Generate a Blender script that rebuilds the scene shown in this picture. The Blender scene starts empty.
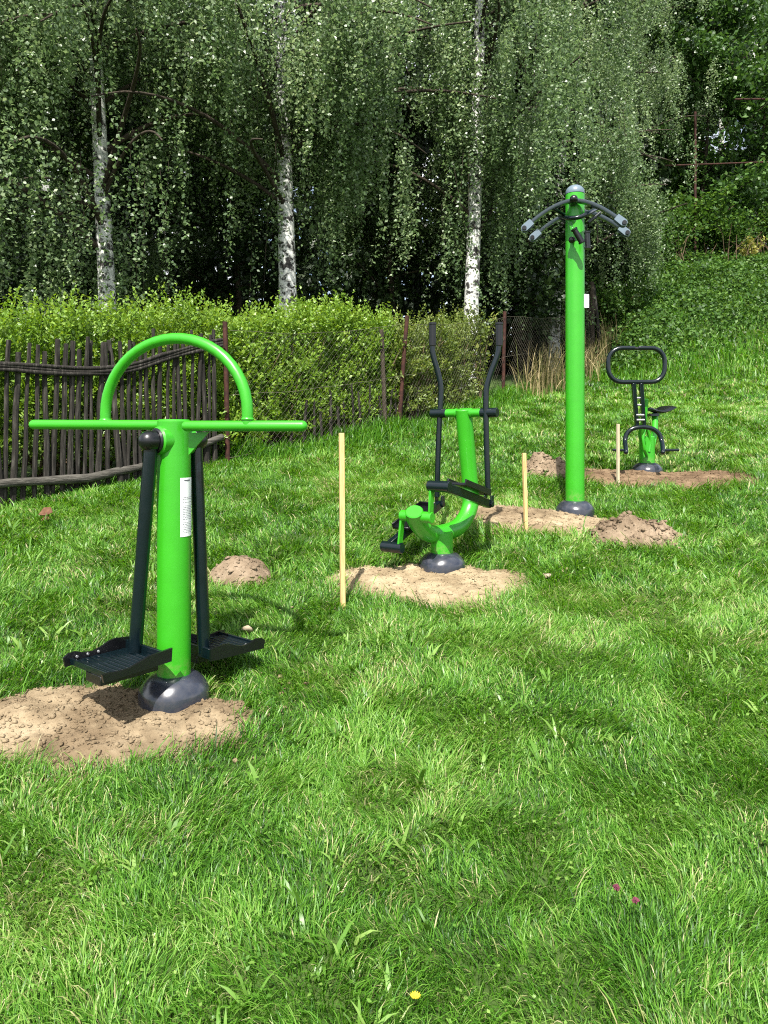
import bpy, math, random
import numpy as np
from mathutils import Vector, Matrix

random.seed(7)
rng = np.random.default_rng(11)
C = bpy.context.scene.collection
PI = math.pi
EYE = 1.65          # eye height above the ground under the camera
F = 740.0           # focal length in pixels of the 768 x 1024 frame
HOR = 430.0         # row of the true horizon
SLOPE = 0.1845      # the lawn rises away from the camera


def P(x, y, Y):
    return Vector(((x - 384) / F * Y, Y, EYE - (y - HOR) / F * Y))


# ------------------------------------------------------------------ noise
def _h(ix, iy, s):
    n = (ix.astype(np.int64) * 374761393 + iy.astype(np.int64) * 668265263 + s * 982451653) & 0x7FFFFFFF
    n = ((n ^ (n >> 13)) * 1274126177) & 0x7FFFFFFF
    n = (n ^ (n >> 16)) & 0xFFFF
    return n / 65535.0


def vn(x, y, s=0):
    x = np.asarray(x, float); y = np.asarray(y, float)
    ix = np.floor(x); iy = np.floor(y)
    fx = x - ix; fy = y - iy
    fx = fx * fx * (3 - 2 * fx); fy = fy * fy * (3 - 2 * fy)
    a = _h(ix, iy, s); b = _h(ix + 1, iy, s); c = _h(ix, iy + 1, s); d = _h(ix + 1, iy + 1, s)
    return (a * (1 - fx) + b * fx) * (1 - fy) + (c * (1 - fx) + d * fx) * fy


def fbm(x, y, s=0, o=4):
    t = 0; a = .5; n = 0
    for k in range(o):
        t = t + a * vn(x * 2 ** k, y * 2 ** k, s + k * 17); n += a; a *= .5
    return t / n


def sm(t):
    t = np.clip(t, 0, 1)
    return t * t * (3 - 2 * t)


# ------------------------------------------------------------------ terrain
BASE_DIP = []


def G(X, Y):
    X = np.asarray(X, float); Y = np.asarray(Y, float)
    z = SLOPE * np.minimum(Y, 15) + .07 * np.maximum(Y - 15, 0)
    z = np.where(Y < -6, SLOPE * -6 + .03 * (Y + 6), z)
    mask = sm((X - 3.7) / 2.2)
    bank = 3.0 * sm((Y - 12.0 + .12 * (X - 6)) / 8.5) - .30 * np.maximum(Y - 21.5, 0)
    z = z + mask * np.maximum(bank, -9)
    near = sm((40 - np.abs(Y)) / 10)
    for (bx, by, dz) in BASE_DIP:
        z = z + dz * np.exp(-((X - bx) ** 2 + (Y - by) ** 2) / .42)
    z = z + near * (.05 * (fbm(X / 1.7, Y / 1.7, 3, 3) - .5) + .022 * (vn(X / .33, Y / .33, 9) - .5))
    return z


def g(x, y):
    return float(G(np.array([x]), np.array([y]))[0])


# the ground is levelled a little where each machine is set into it
BASES = [(-.864, 3.05, .572), (.361, 4.60, .815), (1.464, 5.67, 1.040), (2.506, 7.05, 1.262)]
BASE_DIP += [(x, y, z - .034 - g(x, y)) for (x, y, z) in BASES]

# ------------------------------------------------------------------ materials
def mat(name):
    m = bpy.data.materials.new(name); m.use_nodes = True
    nt = m.node_tree
    return m, nt, nt.nodes['Principled BSDF']


def N(nt, t, **kw):
    n = nt.nodes.new(t)
    for k, v in kw.items():
        setattr(n, k, v)
    return n


def ramp(nt, fac, stops):
    r = N(nt, 'ShaderNodeValToRGB')
    e = r.color_ramp.elements
    while len(e) < len(stops):
        e.new(.5)
    for i, (p, c) in enumerate(stops):
        e[i].position = p; e[i].color = (*c, 1)
    nt.links.new(fac, r.inputs[0])
    return r.outputs[0]


def noise(nt, scale, detail=4, coord='Object', stretch=None, rough=.6):
    tc = N(nt, 'ShaderNodeTexCoord')
    v = tc.outputs[coord]
    if stretch:
        mp = N(nt, 'ShaderNodeMapping'); mp.inputs['Scale'].default_value = stretch
        nt.links.new(v, mp.inputs[0]); v = mp.outputs[0]
    n = N(nt, 'ShaderNodeTexNoise')
    n.inputs['Scale'].default_value = scale; n.inputs['Detail'].default_value = detail
    n.inputs['Roughness'].default_value = rough
    nt.links.new(v, n.inputs['Vector'])
    return n.outputs['Fac']


def bump(nt, h, b, strength=.3, dist=.01):
    n = N(nt, 'ShaderNodeBump'); n.inputs['Strength'].default_value = strength
    n.inputs['Distance'].default_value = dist
    nt.links.new(h, n.inputs['Height']); nt.links.new(n.outputs[0], b.inputs['Normal'])


def paint(name, col, rough=.33, coat=.25, var=.06, dust=.0):
    m, nt, b = mat(name)
    f = noise(nt, 9, 5)
    c = ramp(nt, f, [(.3, tuple(x * (1 - var) for x in col)), (.7, tuple(min(1, x * (1 + var)) for x in col))])
    if dust > 0:
        tc = N(nt, 'ShaderNodeTexCoord'); sp = N(nt, 'ShaderNodeSeparateXYZ'); nt.links.new(tc.outputs['Object'], sp.inputs[0])
        mr = N(nt, 'ShaderNodeMapRange'); mr.inputs[1].default_value = .02; mr.inputs[2].default_value = .16; mr.inputs[3].default_value = dust; mr.inputs[4].default_value = 0
        nt.links.new(sp.outputs['Z'], mr.inputs[0])
        sp2 = ramp(nt, noise(nt, 38, 6, rough=.75), [(.45, (0, 0, 0)), (.62, (1, 1, 1))])
        mm = N(nt, 'ShaderNodeMath', operation='MULTIPLY'); nt.links.new(mr.outputs[0], mm.inputs[0]); nt.links.new(sp2, mm.inputs[1])
        mx = N(nt, 'ShaderNodeMix', data_type='RGBA'); nt.links.new(mm.outputs[0], mx.inputs[0]); nt.links.new(c, mx.inputs[6]); mx.inputs[7].default_value = (.26, .19, .12, 1)
        c = mx.outputs[2]
    nt.links.new(c, b.inputs['Base Color'])
    rr = N(nt, 'ShaderNodeMapRange'); rr.inputs[3].default_value = rough - .06; rr.inputs[4].default_value = rough + .1
    nt.links.new(noise(nt, 26, 4), rr.inputs[0]); nt.links.new(rr.outputs[0], b.inputs['Roughness'])
    b.inputs['Coat Weight'].default_value = coat
    b.inputs['Coat Roughness'].default_value = .22
    bump(nt, noise(nt, 160, 2), b, .08, .002)
    return m


def leafmat(name, stops, rough=.42, trans=.35, spec=.5, attr='rnd'):
    m, nt, b = mat(name)
    a = N(nt, 'ShaderNodeAttribute', attribute_name=attr)
    c = ramp(nt, a.outputs['Fac'], stops)
    nt.links.new(c, b.inputs['Base Color'])
    b.inputs['Roughness'].default_value = rough
    b.inputs['Specular IOR Level'].default_value = spec
    t = N(nt, 'ShaderNodeBsdfTranslucent')
    hs = N(nt, 'ShaderNodeHueSaturation'); hs.inputs['Hue'].default_value = .485
    hs.inputs['Saturation'].default_value = 1.1; hs.inputs['Value'].default_value = 1.25
    nt.links.new(c, hs.inputs['Color']); nt.links.new(hs.outputs[0], t.inputs[0])
    mx = N(nt, 'ShaderNodeMixShader'); mx.inputs[0].default_value = trans
    nt.links.new(b.outputs[0], mx.inputs[1]); nt.links.new(t.outputs[0], mx.inputs[2])
    nt.links.new(mx.outputs[0], nt.nodes['Material Output'].inputs[0])
    return m


def rough_mat(name, stops, scale=8, detail=6, rough=.9, bs=.5, bd=.01, stretch=None, bscale=None):
    m, nt, b = mat(name)
    f = noise(nt, scale, detail, stretch=stretch)
    nt.links.new(ramp(nt, f, stops), b.inputs['Base Color'])
    b.inputs['Roughness'].default_value = rough
    b.inputs['Specular IOR Level'].default_value = .25
    bump(nt, noise(nt, bscale or scale * 3, 5, stretch=stretch), b, bs, bd)
    return m


M = {}
M['green'] = paint('green_powder_coat', (.026, .275, .0075), .36, .2, dust=.55)
M['dark'] = paint('anthracite_powder_coat', (.0022, .0065, .0088), .19, .0, .15)
M['arm'] = paint('highlit_arm_coat', (.030, .042, .052), .22, .3, .1)  # dark anthracite arms, base colour lightened to stand for highlights along their tops
M['plastic'] = paint('black_plastic', (.003, .0034, .0045), .30, .0, .2)
M['dome'] = paint('dark_dome_plastic', (.022, .026, .038), .22, .4, .2, dust=.05)
M['pale_metal'] = paint('pale_grey_metal', (.11, .15, .185), .32, .2, .08)
M['white_label'] = paint('white_label', (.78, .79, .80), .5, .0, .02)
M['ink'] = paint('printed_ink', (.10, .10, .12), .6, .0, .02)
M['steel'] = paint('bare_steel', (.42, .43, .44), .35, .0, .1)
M['steel'].node_tree.nodes['Principled BSDF'].inputs['Metallic'].default_value = .8
M['stake'] = rough_mat('pine_stake', [(.3, (.42, .27, .11)), (.7, (.62, .44, .21))], 14, 5, .75, .2, .003, (8, 8, .7))
M['stake_grey'] = rough_mat('grey_stake', [(.3, (.33, .28, .18)), (.7, (.46, .40, .28))], 14, 5, .8, .2, .003, (8, 8, .7))
M['picket'] = rough_mat('weathered_picket', [(.25, (.006, .0053, .0045)), (.52, (.021, .0185, .0155)), (.75, (.085, .079, .067))], 11, 8, .9, .7, .012, (5, 5, .5), 22)
M['rail'] = rough_mat('weathered_rail', [(.25, (.018, .017, .014)), (.5, (.060, .056, .047)), (.8, (.15, .142, .122))], 14, 8, .92, .9, .015, (.6, .6, 6), 22)
M['rust'] = rough_mat('rusty_iron', [(.3, (.014, .007, .006)), (.55, (.045, .017, .012)), (.8, (.085, .034, .021))], 18, 6, .8, .4, .004)
M['wire'] = rough_mat('old_wire', [(.3, (.05, .045, .03)), (.7, (.13, .12, .09))], 20, 3, .6, .1, .001)
M['ground'] = rough_mat('lawn_soil', [(.3, (.022, .040, .008)), (.55, (.038, .070, .013)), (.8, (.075, .095, .028))], 3.5, 8, .95, .6, .03)
M['bark'] = rough_mat('dark_bark', [(.3, (.018, .014, .010)), (.7, (.07, .055, .04))], 7, 7, .95, .9, .02, (3, 3, .6))
M['twig'] = rough_mat('dry_twig', [(.3, (.06, .04, .025)), (.7, (.16, .11, .07))], 9, 4, .9, .2, .003)


def soil_mat(name, a, b_, c):
    m, nt, b = mat(name)
    f = noise(nt, 6, 9, rough=.7)
    dry_ = ramp(nt, f, [(.28, a), (.5, b_), (.72, c)])
    damp = ramp(nt, noise(nt, 2.6, 5, rough=.65), [(.40, (.52, .48, .45)), (.56, (1, 1, 1))])
    mu = N(nt, 'ShaderNodeMix', data_type='RGBA', blend_type='MULTIPLY'); mu.inputs[0].default_value = .8
    nt.links.new(dry_, mu.inputs[6]); nt.links.new(damp, mu.inputs[7]); nt.links.new(mu.outputs[2], b.inputs['Base Color'])
    b.inputs['Roughness'].default_value = .97; b.inputs['Specular IOR Level'].default_value = .15
    bump(nt, noise(nt, 55, 7, rough=.75), b, .9, .012)
    return m


M['soil'] = soil_mat('sandy_soil', (.15, .112, .068), (.27, .208, .130), (.36, .29, .19))
M['soil_tan'] = soil_mat('tan_sand', (.20, .150, .088), (.33, .262, .162), (.42, .345, .225))
M['soil_clay'] = soil_mat('clay_clods', (.10, .07, .045), (.20, .15, .10), (.30, .235, .165))
M['soil_dark'] = soil_mat('brown_soil', (.085, .056, .033), (.16, .108, .064), (.25, .18, .11))

GR = [(.0, (.020, .072, .006)), (.3, (.064, .195, .015)), (.6, (.135, .315, .032)), (.82, (.24, .40, .085)), (.93, (.40, .39, .17)), (1., (.54, .48, .29))]
M['grass'] = leafmat('grass_blades', GR, .42, .48, .4)
M['weeds'] = leafmat('weed_leaves', [(0, (.05, .13, .015)), (.6, (.11, .24, .03)), (1, (.22, .34, .08))], .4, .35, .45)
M['straw'] = leafmat('straw_blades', [(0, (.10, .12, .03)), (.5, (.22, .18, .08)), (1, (.38, .31, .17))], .6, .3, .2)
M['birch_leaf'] = leafmat('birch_leaves', [(0, (.045, .092, .031)), (.5, (.145, .228, .092)), (.85, (.29, .365, .185)), (1, (.46, .50, .32))], .42, .45, .8)
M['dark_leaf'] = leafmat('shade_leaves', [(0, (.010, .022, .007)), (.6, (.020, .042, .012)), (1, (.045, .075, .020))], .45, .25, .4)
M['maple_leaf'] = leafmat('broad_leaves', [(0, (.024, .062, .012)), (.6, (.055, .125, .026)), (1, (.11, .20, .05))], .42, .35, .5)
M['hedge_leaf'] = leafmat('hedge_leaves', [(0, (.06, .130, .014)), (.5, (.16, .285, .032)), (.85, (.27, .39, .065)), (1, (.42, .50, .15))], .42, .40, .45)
M['shrub_leaf'] = leafmat('round_shrub_leaves', [(0, (.06, .10, .02)), (.6, (.15, .21, .04)), (1, (.30, .33, .09))], .42, .40, .45)
M['bramble_leaf'] = leafmat('bramble_leaves', [(0, (.022, .058, .011)), (.6, (.055, .13, .022)), (1, (.12, .22, .045))], .5, .38, .3)
M['yellow_leaf'] = leafmat('yellow_leaves', [(0, (.10, .13, .02)), (.6, (.22, .22, .04)), (1, (.36, .34, .09))], .5, .35, .3)
M['clover_red'] = rough_mat('clover_flower', [(.3, (.09, .02, .035)), (.7, (.20, .055, .085))], 60, 3)
M['yellow_petal'] = rough_mat('yellow_petals', [(.3, (.7, .5, .02)), (.7, (.85, .65, .04))], 40, 3)
M['dead_leaf'] = rough_mat('dead_leaf', [(.3, (.07, .03, .018)), (.7, (.15, .08, .045))], 30, 3)
M['pale_stone'] = rough_mat('pale_stone', [(.3, (.20, .16, .11)), (.7, (.34, .28, .2))], 20, 4)


def birch_bark():
    m, nt, b = mat('birch_bark')
    f1 = noise(nt, 4.0, 6, stretch=(2.2, 2.2, 3.2), rough=.65)
    f2 = noise(nt, 3.2, 3, stretch=(1.6, 1.6, 1.5))
    white = ramp(nt, noise(nt, 3, 5, stretch=(1, 1, 4)), [(.3, (.38, .39, .36)), (.7, (.66, .66, .63))])
    k1 = ramp(nt, f1, [(.41, (1, 1, 1)), (.48, (0, 0, 0))])
    k2 = ramp(nt, f2, [(.39, (1, 1, 1)), (.45, (0, 0, 0))])
    ad = N(nt, 'ShaderNodeMath', operation='MAXIMUM')
    nt.links.new(k1, ad.inputs[0]); nt.links.new(k2, ad.inputs[1])
    mx = N(nt, 'ShaderNodeMix', data_type='RGBA')
    nt.links.new(ad.outputs[0], mx.inputs[0]); nt.links.new(white, mx.inputs[6])
    mx.inputs[7].default_value = (.018, .016, .014, 1)
    nt.links.new(mx.outputs[2], b.inputs['Base Color'])
    b.inputs['Roughness'].default_value = .8
    bump(nt, f1, b, .5, .02)
    return m


M['birch'] = birch_bark()


# ------------------------------------------------------------------ object helpers
def tag(o, label=None, cat=None, group=None, kind=None):
    if label: o['label'] = label
    if cat: o['category'] = cat
    if group: o['group'] = group
    if kind: o['kind'] = kind
    return o


def thing(name, loc, label, cat, group=None, rz=0):
    o = bpy.data.objects.new(name, None); C.objects.link(o)
    o.location = loc; o.rotation_euler.z = rz
    o.empty_display_size = .1
    return tag(o, label, cat, group)


def link(name, me, m, parent=None, loc=None):
    o = bpy.data.objects.new(name, me); C.objects.link(o)
    if m is not None and len(me.materials) == 0: me.materials.append(m)
    if parent is not None: o.parent = parent
    if loc is not None: o.location = loc
    return o


def origin_of(parent):
    v = Vector((0, 0, 0)); p = parent
    while p is not None:
        v += Vector(p.location); p = p.parent
    return v


def mesh_np(name, V, tris=None, quads=None, rnd=None):
    me = bpy.data.meshes.new(name)
    V = np.ascontiguousarray(V, np.float32)
    idx = []; starts = []; n = 0
    if tris is not None and len(tris):
        t = np.asarray(tris, np.int32); idx.append(t.ravel()); starts.append(np.arange(len(t)) * 3); n = t.size
    if quads is not None and len(quads):
        q = np.asarray(quads, np.int32); idx.append(q.ravel()); starts.append(n + np.arange(len(q)) * 4)
    idx = np.concatenate(idx); starts = np.concatenate(starts)
    me.vertices.add(len(V)); me.vertices.foreach_set('co', V.ravel())
    me.loops.add(len(idx)); me.loops.foreach_set('vertex_index', idx)
    me.polygons.add(len(starts)); me.polygons.foreach_set('loop_start', starts.astype(np.int32))
    if rnd is not None:
        at = me.attributes.new('rnd', 'FLOAT', 'POINT'); at.data.foreach_set('value', np.ascontiguousarray(rnd, np.float32))
    me.update(calc_edges=True); me.validate()
    return me


class MB:
    def __init__(s):
        s.v = []; s.f = []

    def add(s, vs, fs):
        o = len(s.v); s.v += [Vector(v) for v in vs]; s.f += [[i + o for i in f] for f in fs]

    def ring_tube(s, pts, rad, n=14):
        pts = [Vector(p) for p in pts]
        T = []
        for i in range(len(pts)):
            a = pts[max(i - 1, 0)]; b = pts[min(i + 1, len(pts) - 1)]
            d = (b - a)
            T.append(d.normalized() if d.length > 1e-9 else (T[-1] if T else Vector((0, 0, 1))))
        ref = Vector((0, 0, 1)) if abs(T[0].z) < .9 else Vector((1, 0, 0))
        u = T[0].cross(ref).normalized()
        vs = []
        for i, p in enumerate(pts):
            u = (u - T[i] * u.dot(T[i])).normalized(); w = T[i].cross(u)
            for k in range(n):
                a = 2 * PI * k / n
                vs.append(p + (u * math.cos(a) + w * math.sin(a)) * rad[i])
        fs = []
        for i in range(len(pts) - 1):
            for k in range(n):
                k2 = (k + 1) % n
                fs.append([i * n + k, i * n + k2, (i + 1) * n + k2, (i + 1) * n + k])
        fs.append(list(range(n))[::-1]); fs.append([(len(pts) - 1) * n + k for k in range(n)])
        s.add(vs, fs)
        return s

    def tube(s, pts, r, n=14, sub=0, caps='flat', closed=False):
        pts = [Vector(p) for p in pts]
        rs = list(r) if isinstance(r, (list, tuple)) else [r] * len(pts)
        if sub:
            q = []; qr = []
            m = len(pts)
            for i in range(m - 1):
                p0 = pts[max(i - 1, 0)]; p1 = pts[i]; p2 = pts[i + 1]; p3 = pts[min(i + 2, m - 1)]
                for k in range(sub):
                    t = k / sub
                    q.append(.5 * ((2 * p1) + (p2 - p0) * t + (2 * p0 - 5 * p1 + 4 * p2 - p3) * t * t + (3 * p1 - p0 - 3 * p2 + p3) * t ** 3))
                    qr.append(rs[i] * (1 - t) + rs[i + 1] * t)
            q.append(pts[-1]); qr.append(rs[-1]); pts, rs = q, qr
        a, b = caps if isinstance(caps, tuple) else (caps, caps)
        if a == 'round':
            d = (pts[0] - pts[1]).normalized(); p0 = pts[0].copy(); r0 = rs[0]
            for k in range(1, 6):
                an = k / 5 * PI / 2 * .97
                pts.insert(0, p0 + d * r0 * math.sin(an)); rs.insert(0, r0 * math.cos(an))
        elif a == 'flat':
            d = (pts[0] - pts[1]).normalized(); p0 = pts[0].copy(); e = rs[0] * .12
            pts[0] = p0 - d * e; pts.insert(0, p0); rs.insert(0, rs[0] - e)
        if b == 'round':
            d = (pts[-1] - pts[-2]).normalized(); p0 = pts[-1].copy(); r0 = rs[-1]
            for k in range(1, 6):
                an = k / 5 * PI / 2 * .97
                pts.append(p0 + d * r0 * math.sin(an)); rs.append(r0 * math.cos(an))
        elif b == 'flat':
            d = (pts[-1] - pts[-2]).normalized(); p0 = pts[-1].copy(); e = rs[-1] * .12
            pts[-1] = p0 - d * e; pts.append(p0); rs.append(rs[-1] - e)
        return s.ring_tube(pts, rs, n)

    def loop_tube(s, pts, r, n=12):
        pts = [Vector(p) for p in pts]; m = len(pts)
        nrm = (pts[1] - pts[0]).cross(pts[m // 3] - pts[0]).normalized()
        vs = []
        for i in range(m):
            t = (pts[(i + 1) % m] - pts[i - 1]).normalized(); u = t.cross(nrm).normalized()
            for k in range(n):
                a = 2 * PI * k / n; vs.append(pts[i] + (u * math.cos(a) + nrm * math.sin(a)) * r)
        fs = [[i * n + k, i * n + (k + 1) % n, ((i + 1) % m) * n + (k + 1) % n, ((i + 1) % m) * n + k] for i in range(m) for k in range(n)]
        s.add(vs, fs); return s

    def obox(s, c, ax, ay, az, bev=.15):
        """box with half-extent vectors ax, ay, az and chamfered edges"""
        c = Vector(c); ax = Vector(ax); ay = Vector(ay); az = Vector(az)
        b = bev * min(ax.length, ay.length, az.length)
        L = [ax.length, ay.length, az.length]; D = [ax.normalized(), ay.normalized(), az.normalized()]
        vs = []; key = {}
        for sx in (-1, 1):
            for sy in (-1, 1):
                for sz in (-1, 1):
                    S = (sx, sy, sz)
                    for k in range(3):
                        p = c.copy()
                        for j in range(3):
                            p += D[j] * S[j] * (L[j] if j == k else L[j] - b)
                        key[(S, k)] = len(vs); vs.append(p)
        fs = []
        for k in range(3):
            i, j = [(1, 2), (2, 0), (0, 1)][k]
            for sg in (-1, 1):
                q = []
                for (a, bb) in ((-1, -1), (1, -1), (1, 1), (-1, 1)):
                    S = [0, 0, 0]; S[k] = sg; S[i] = a; S[j] = bb; q.append(key[(tuple(S), k)])
                fs.append(q if sg > 0 else q[::-1])
        for k in range(3):
            i, j = [(1, 2), (2, 0), (0, 1)][k]
            for a in (-1, 1):
                for bb in (-1, 1):
                    S0 = [0, 0, 0]; S0[i] = a; S0[j] = bb; S1 = list(S0); S0[k] = -1; S1[k] = 1
                    fs.append([key[(tuple(S0), i)], key[(tuple(S1), i)], key[(tuple(S1), j)], key[(tuple(S0), j)]])
        for S in [(x, y, z) for x in (-1, 1) for y in (-1, 1) for z in (-1, 1)]:
            fs.append([key[(S, 0)], key[(S, 1)], key[(S, 2)]])
        s.add(vs, fs); return s

    def prism(s, poly, d):
        """polygon (list of points) extruded by vector d"""
        d = Vector(d); n = len(poly)
        vs = [Vector(p) for p in poly] + [Vector(p) + d for p in poly]
        fs = [list(range(n))[::-1], [n + k for k in range(n)]] + [[k, (k + 1) % n, n + (k + 1) % n, n + k] for k in range(n)]
        s.add(vs, fs); return s

    def lathe(s, c, prof, n=32, mod=None):
        c = Vector(c); vs = []
        for (r, z) in prof:
            for k in range(n):
                a = 2 * PI * k / n
                rr, zz = (r, z) if mod is None else mod(a, r, z)
                vs.append(c + Vector((rr * math.cos(a), rr * math.sin(a), zz)))
        m = len(prof)
        fs = [[i * n + k, i * n + (k + 1) % n, (i + 1) * n + (k + 1) % n, (i + 1) * n + k] for i in range(m - 1) for k in range(n)]
        fs.append(list(range(n))[::-1]); fs.append([(m - 1) * n + k for k in range(n)])
        s.add(vs, fs); return s

    def ball(s, c, r, n=10, sc=(1, 1, 1)):
        c = Vector(c); prof = [(r * math.sin(PI * (i + .02) / 8.04), -r * math.cos(PI * (i + .02) / 8.04)) for i in range(9)]
        o = len(s.v); s.lathe((0, 0, 0), prof, n)
        for i in range(o, len(s.v)):
            v = s.v[i]; s.v[i] = c + Vector((v.x * sc[0], v.y * sc[1], v.z * sc[2]))
        return s

    def build(s, name, m, parent=None, label=None, sharp=40, smooth=True):
        o = origin_of(parent)
        me = bpy.data.meshes.new(name)
        me.from_pydata([tuple(v - o) for v in s.v], [], s.f)
        me.update()
        import bmesh
        bm = bmesh.new(); bm.from_mesh(me); bmesh.ops.recalc_face_normals(bm, faces=bm.faces); bm.to_mesh(me); bm.free()
        if smooth:
            me.polygons.foreach_set('use_smooth', [True] * len(me.polygons))
            me.set_sharp_from_angle(angle=math.radians(sharp))
        ob = link(name, me, m, parent)
        if label: ob['label'] = label
        return ob


def copy_tree(o, parent=None):
    c = o.copy(); C.objects.link(c); c.parent = parent
    for ch in list(o.children): copy_tree(ch, c)
    return c


# ------------------------------------------------------------------ ground sheet
def axis(lo, a, b, hi, fine, n):
    mid = np.arange(a, b + fine / 2, fine)
    t = np.linspace(0, 1, n + 1)[1:]
    return np.concatenate([(a - (a - lo) * t ** 2.5)[::-1], mid, b + (hi - b) * t ** 2.5])


gx = axis(-160, -6, 14, 160, .13, 26); gy = axis(-60, 0.4, 24, 200, .13, 30)
XX, YY = np.meshgrid(gx, gy)
V = np.stack([XX, YY, G(XX, YY)], -1).reshape(-1, 3)
nx, ny = len(gx), len(gy)
ii, jj = np.meshgrid(np.arange(nx - 1), np.arange(ny - 1))
a = (jj * nx + ii).ravel()
me = mesh_np('ground', V, quads=np.stack([a, a + 1, a + nx + 1, a + nx], -1))
me.polygons.foreach_set('use_smooth', [True] * len(me.polygons))
ground = link('ground', me, M['ground']); tag(ground, kind='structure')

# ------------------------------------------------------------------ soil patches
# x, y centre, radii, rotation, height, seed
PATCH = [(-1.10, 2.86, .66, .30, .05, .026, 1, 'soil'),
         (.285, 4.31, .60, .36, -.05, .035, 2, 'soil_tan'),
         (1.10, 5.46, .62, .33, -.12, .035, 3, 'soil'),
         (2.48, 6.66, .84, .44, -.08, .045, 4, 'soil_dark')]


def patch_d(X, Y, p):
    cx, cy, rx, ry, rot, h, sd, _ = p
    dx = X - cx; dy = Y - cy; c, s_ = math.cos(rot), math.sin(rot)
    u = (dx * c + dy * s_) / rx; v = (-dx * s_ + dy * c) / ry
    return np.sqrt(u * u + v * v) + .34 * (fbm(X / .22 + 5, Y / .22, 40 + sd, 4) - .5)


MOUND = []


def soil_amount(X, Y):
    m = np.full(np.shape(X), 9.)
    for p in PATCH: m = np.minimum(m, patch_d(X, Y, p))
    for (cx, cy, rx, ry, h) in MOUND:
        m = np.minimum(m, np.sqrt(((X - cx) / rx) ** 2 + ((Y - cy) / ry) ** 2))
    return m


ICO = None


def ico():
    global ICO
    if ICO is None:
        import bmesh
        bm = bmesh.new(); bmesh.ops.create_icosphere(bm, subdivisions=1, radius=1)
        ICO = (np.array([v.co[:] for v in bm.verts]), np.array([[v.index for v in f.verts] for f in bm.faces])); bm.free()
    return ICO


def clods(pos, size, seed):
    r = np.random.default_rng(seed)
    v, f = ico(); n = len(pos)
    k = v[None] * (1 + 1.3 * (r.random((n, len(v), 1)) - .5)) * (size[:, None, None] * (.6 + .8 * r.random((n, 1, 3))))
    k[..., 2] *= .6
    V = (k + pos[:, None]).reshape(-1, 3)
    T = (f[None] + (np.arange(n) * len(v))[:, None, None]).reshape(-1, 3)
    return V, T


def rough_sheet(cx, cy, rx, ry, hfun, res, seed, nclod, cmin, cmax, name, m):
    xs = np.arange(cx - rx * 1.35, cx + rx * 1.35, res); ys = np.arange(cy - ry * 1.45, cy + ry * 1.45, res)
    X, Y = np.meshgrid(xs, ys)
    Z = hfun(X, Y)
    nx, ny = len(xs), len(ys)
    V = np.stack([X, Y, Z], -1).reshape(-1, 3)
    ii, jj = np.meshgrid(np.arange(nx - 1), np.arange(ny - 1)); a = (jj * nx + ii).ravel()
    q = np.stack([a, a + 1, a + nx + 1, a + nx], -1)
    keep = (Z - G(X, Y)).ravel()[q].max(1) > -.015
    q = q[keep]
    T = np.concatenate([q[:, :3], q[:, [0, 2, 3]]])
    r = np.random.default_rng(seed)
    px = cx + (r.random(nclod) * 2 - 1) * rx * 1.3; py = cy + (r.random(nclod) * 2 - 1) * ry * 1.4
    pz = hfun(px, py); gz = G(px, py); ok = (pz - gz > -.004) | (r.random(nclod) < .10); pz = np.where(pz - gz > -.004, pz, gz + .006)
    px, py, pz = px[ok], py[ok], pz[ok]
    sz = cmin + (cmax - cmin) * r.random(len(px)) ** 4
    cv, ct = clods(np.stack([px, py, pz + sz * .2], -1), sz, seed + 1)
    me = mesh_np(name, np.concatenate([V, cv]) - np.array([cx, cy, 0]), np.concatenate([T, ct + len(V)]))
    return link(name, me, m, loc=(cx, cy, 0))


for p in PATCH:
    cx, cy, rx, ry, rot, h, sd, mt = p

    def hf(X, Y, p=p, h=h, sd=sd):
        d = patch_d(X, Y, p)
        e = np.clip(1.04 - d, -.4, 1)
        return G(X, Y) + np.where(e > 0, h * np.minimum(e * 2.2, 1), e * .25) + np.where(e > 0, 1, 0) * (.035 * (fbm(X / .09, Y / .09, sd * 3 + 1, 4) - .5) + .016 * (fbm(X / .024, Y / .024, sd, 2) - .5))
    o = rough_sheet(cx, cy, rx, ry, hf, .009 if cy < 4 else .013, sd, 9000 if cy < 4 else 5000, .0012, .011, 'soil_patch', M[mt])
    tag(o, kind='structure')


def mound(cx, cy, rx, ry, h, seed, mt, label, lump=.5, nclod=500):
    MOUND.append((cx, cy, rx * .95, ry * .95, h))

    def hf(X, Y):
        d = np.sqrt(((X - cx) / rx) ** 2 + ((Y - cy) / ry) ** 2) + .35 * (fbm(X / .16, Y / .16, seed, 3) - .5)
        e = 1 - d
        prof = np.where(e > 0, h * np.clip(1 - np.clip(d, 0, 1) ** 1.9, 0, 1) ** .75, e * .25)
        n = fbm(X / .11, Y / .11, seed + 5, 4) - .5
        ridg = np.abs(vn(X / .06, Y / .06, seed + 9) - .5)
        return G(X, Y) - .012 + prof * (1 + lump * n) + np.where(e > 0, 1, 0) * (.07 * lump * (ridg - .2) + .016 * (vn(X / .02, Y / .02, seed) - .5))
    o = rough_sheet(cx, cy, rx, ry, hf, .0085, seed, nclod * 3, .003, .013 + .010 * lump, 'soil_mound', M[mt])
    return tag(o, label, 'soil mound', 'mounds of dug soil')


mound(-.845, 4.32, .20, .16, .125, 21, 'soil_clay', 'small rounded tan soil heap in grass behind the swing trainer', .3, 160)
mound(1.70, 5.04, .34, .21, .125, 22, 'soil_clay', 'lumpy clay heap at right end of the soil round the tall pole', 1.25, 500)
mound(1.50, 6.78, .26, .21, .165, 23, 'soil_clay', 'brown soil heap partly hidden behind the tall green pole', 1.1, 300)


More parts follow.
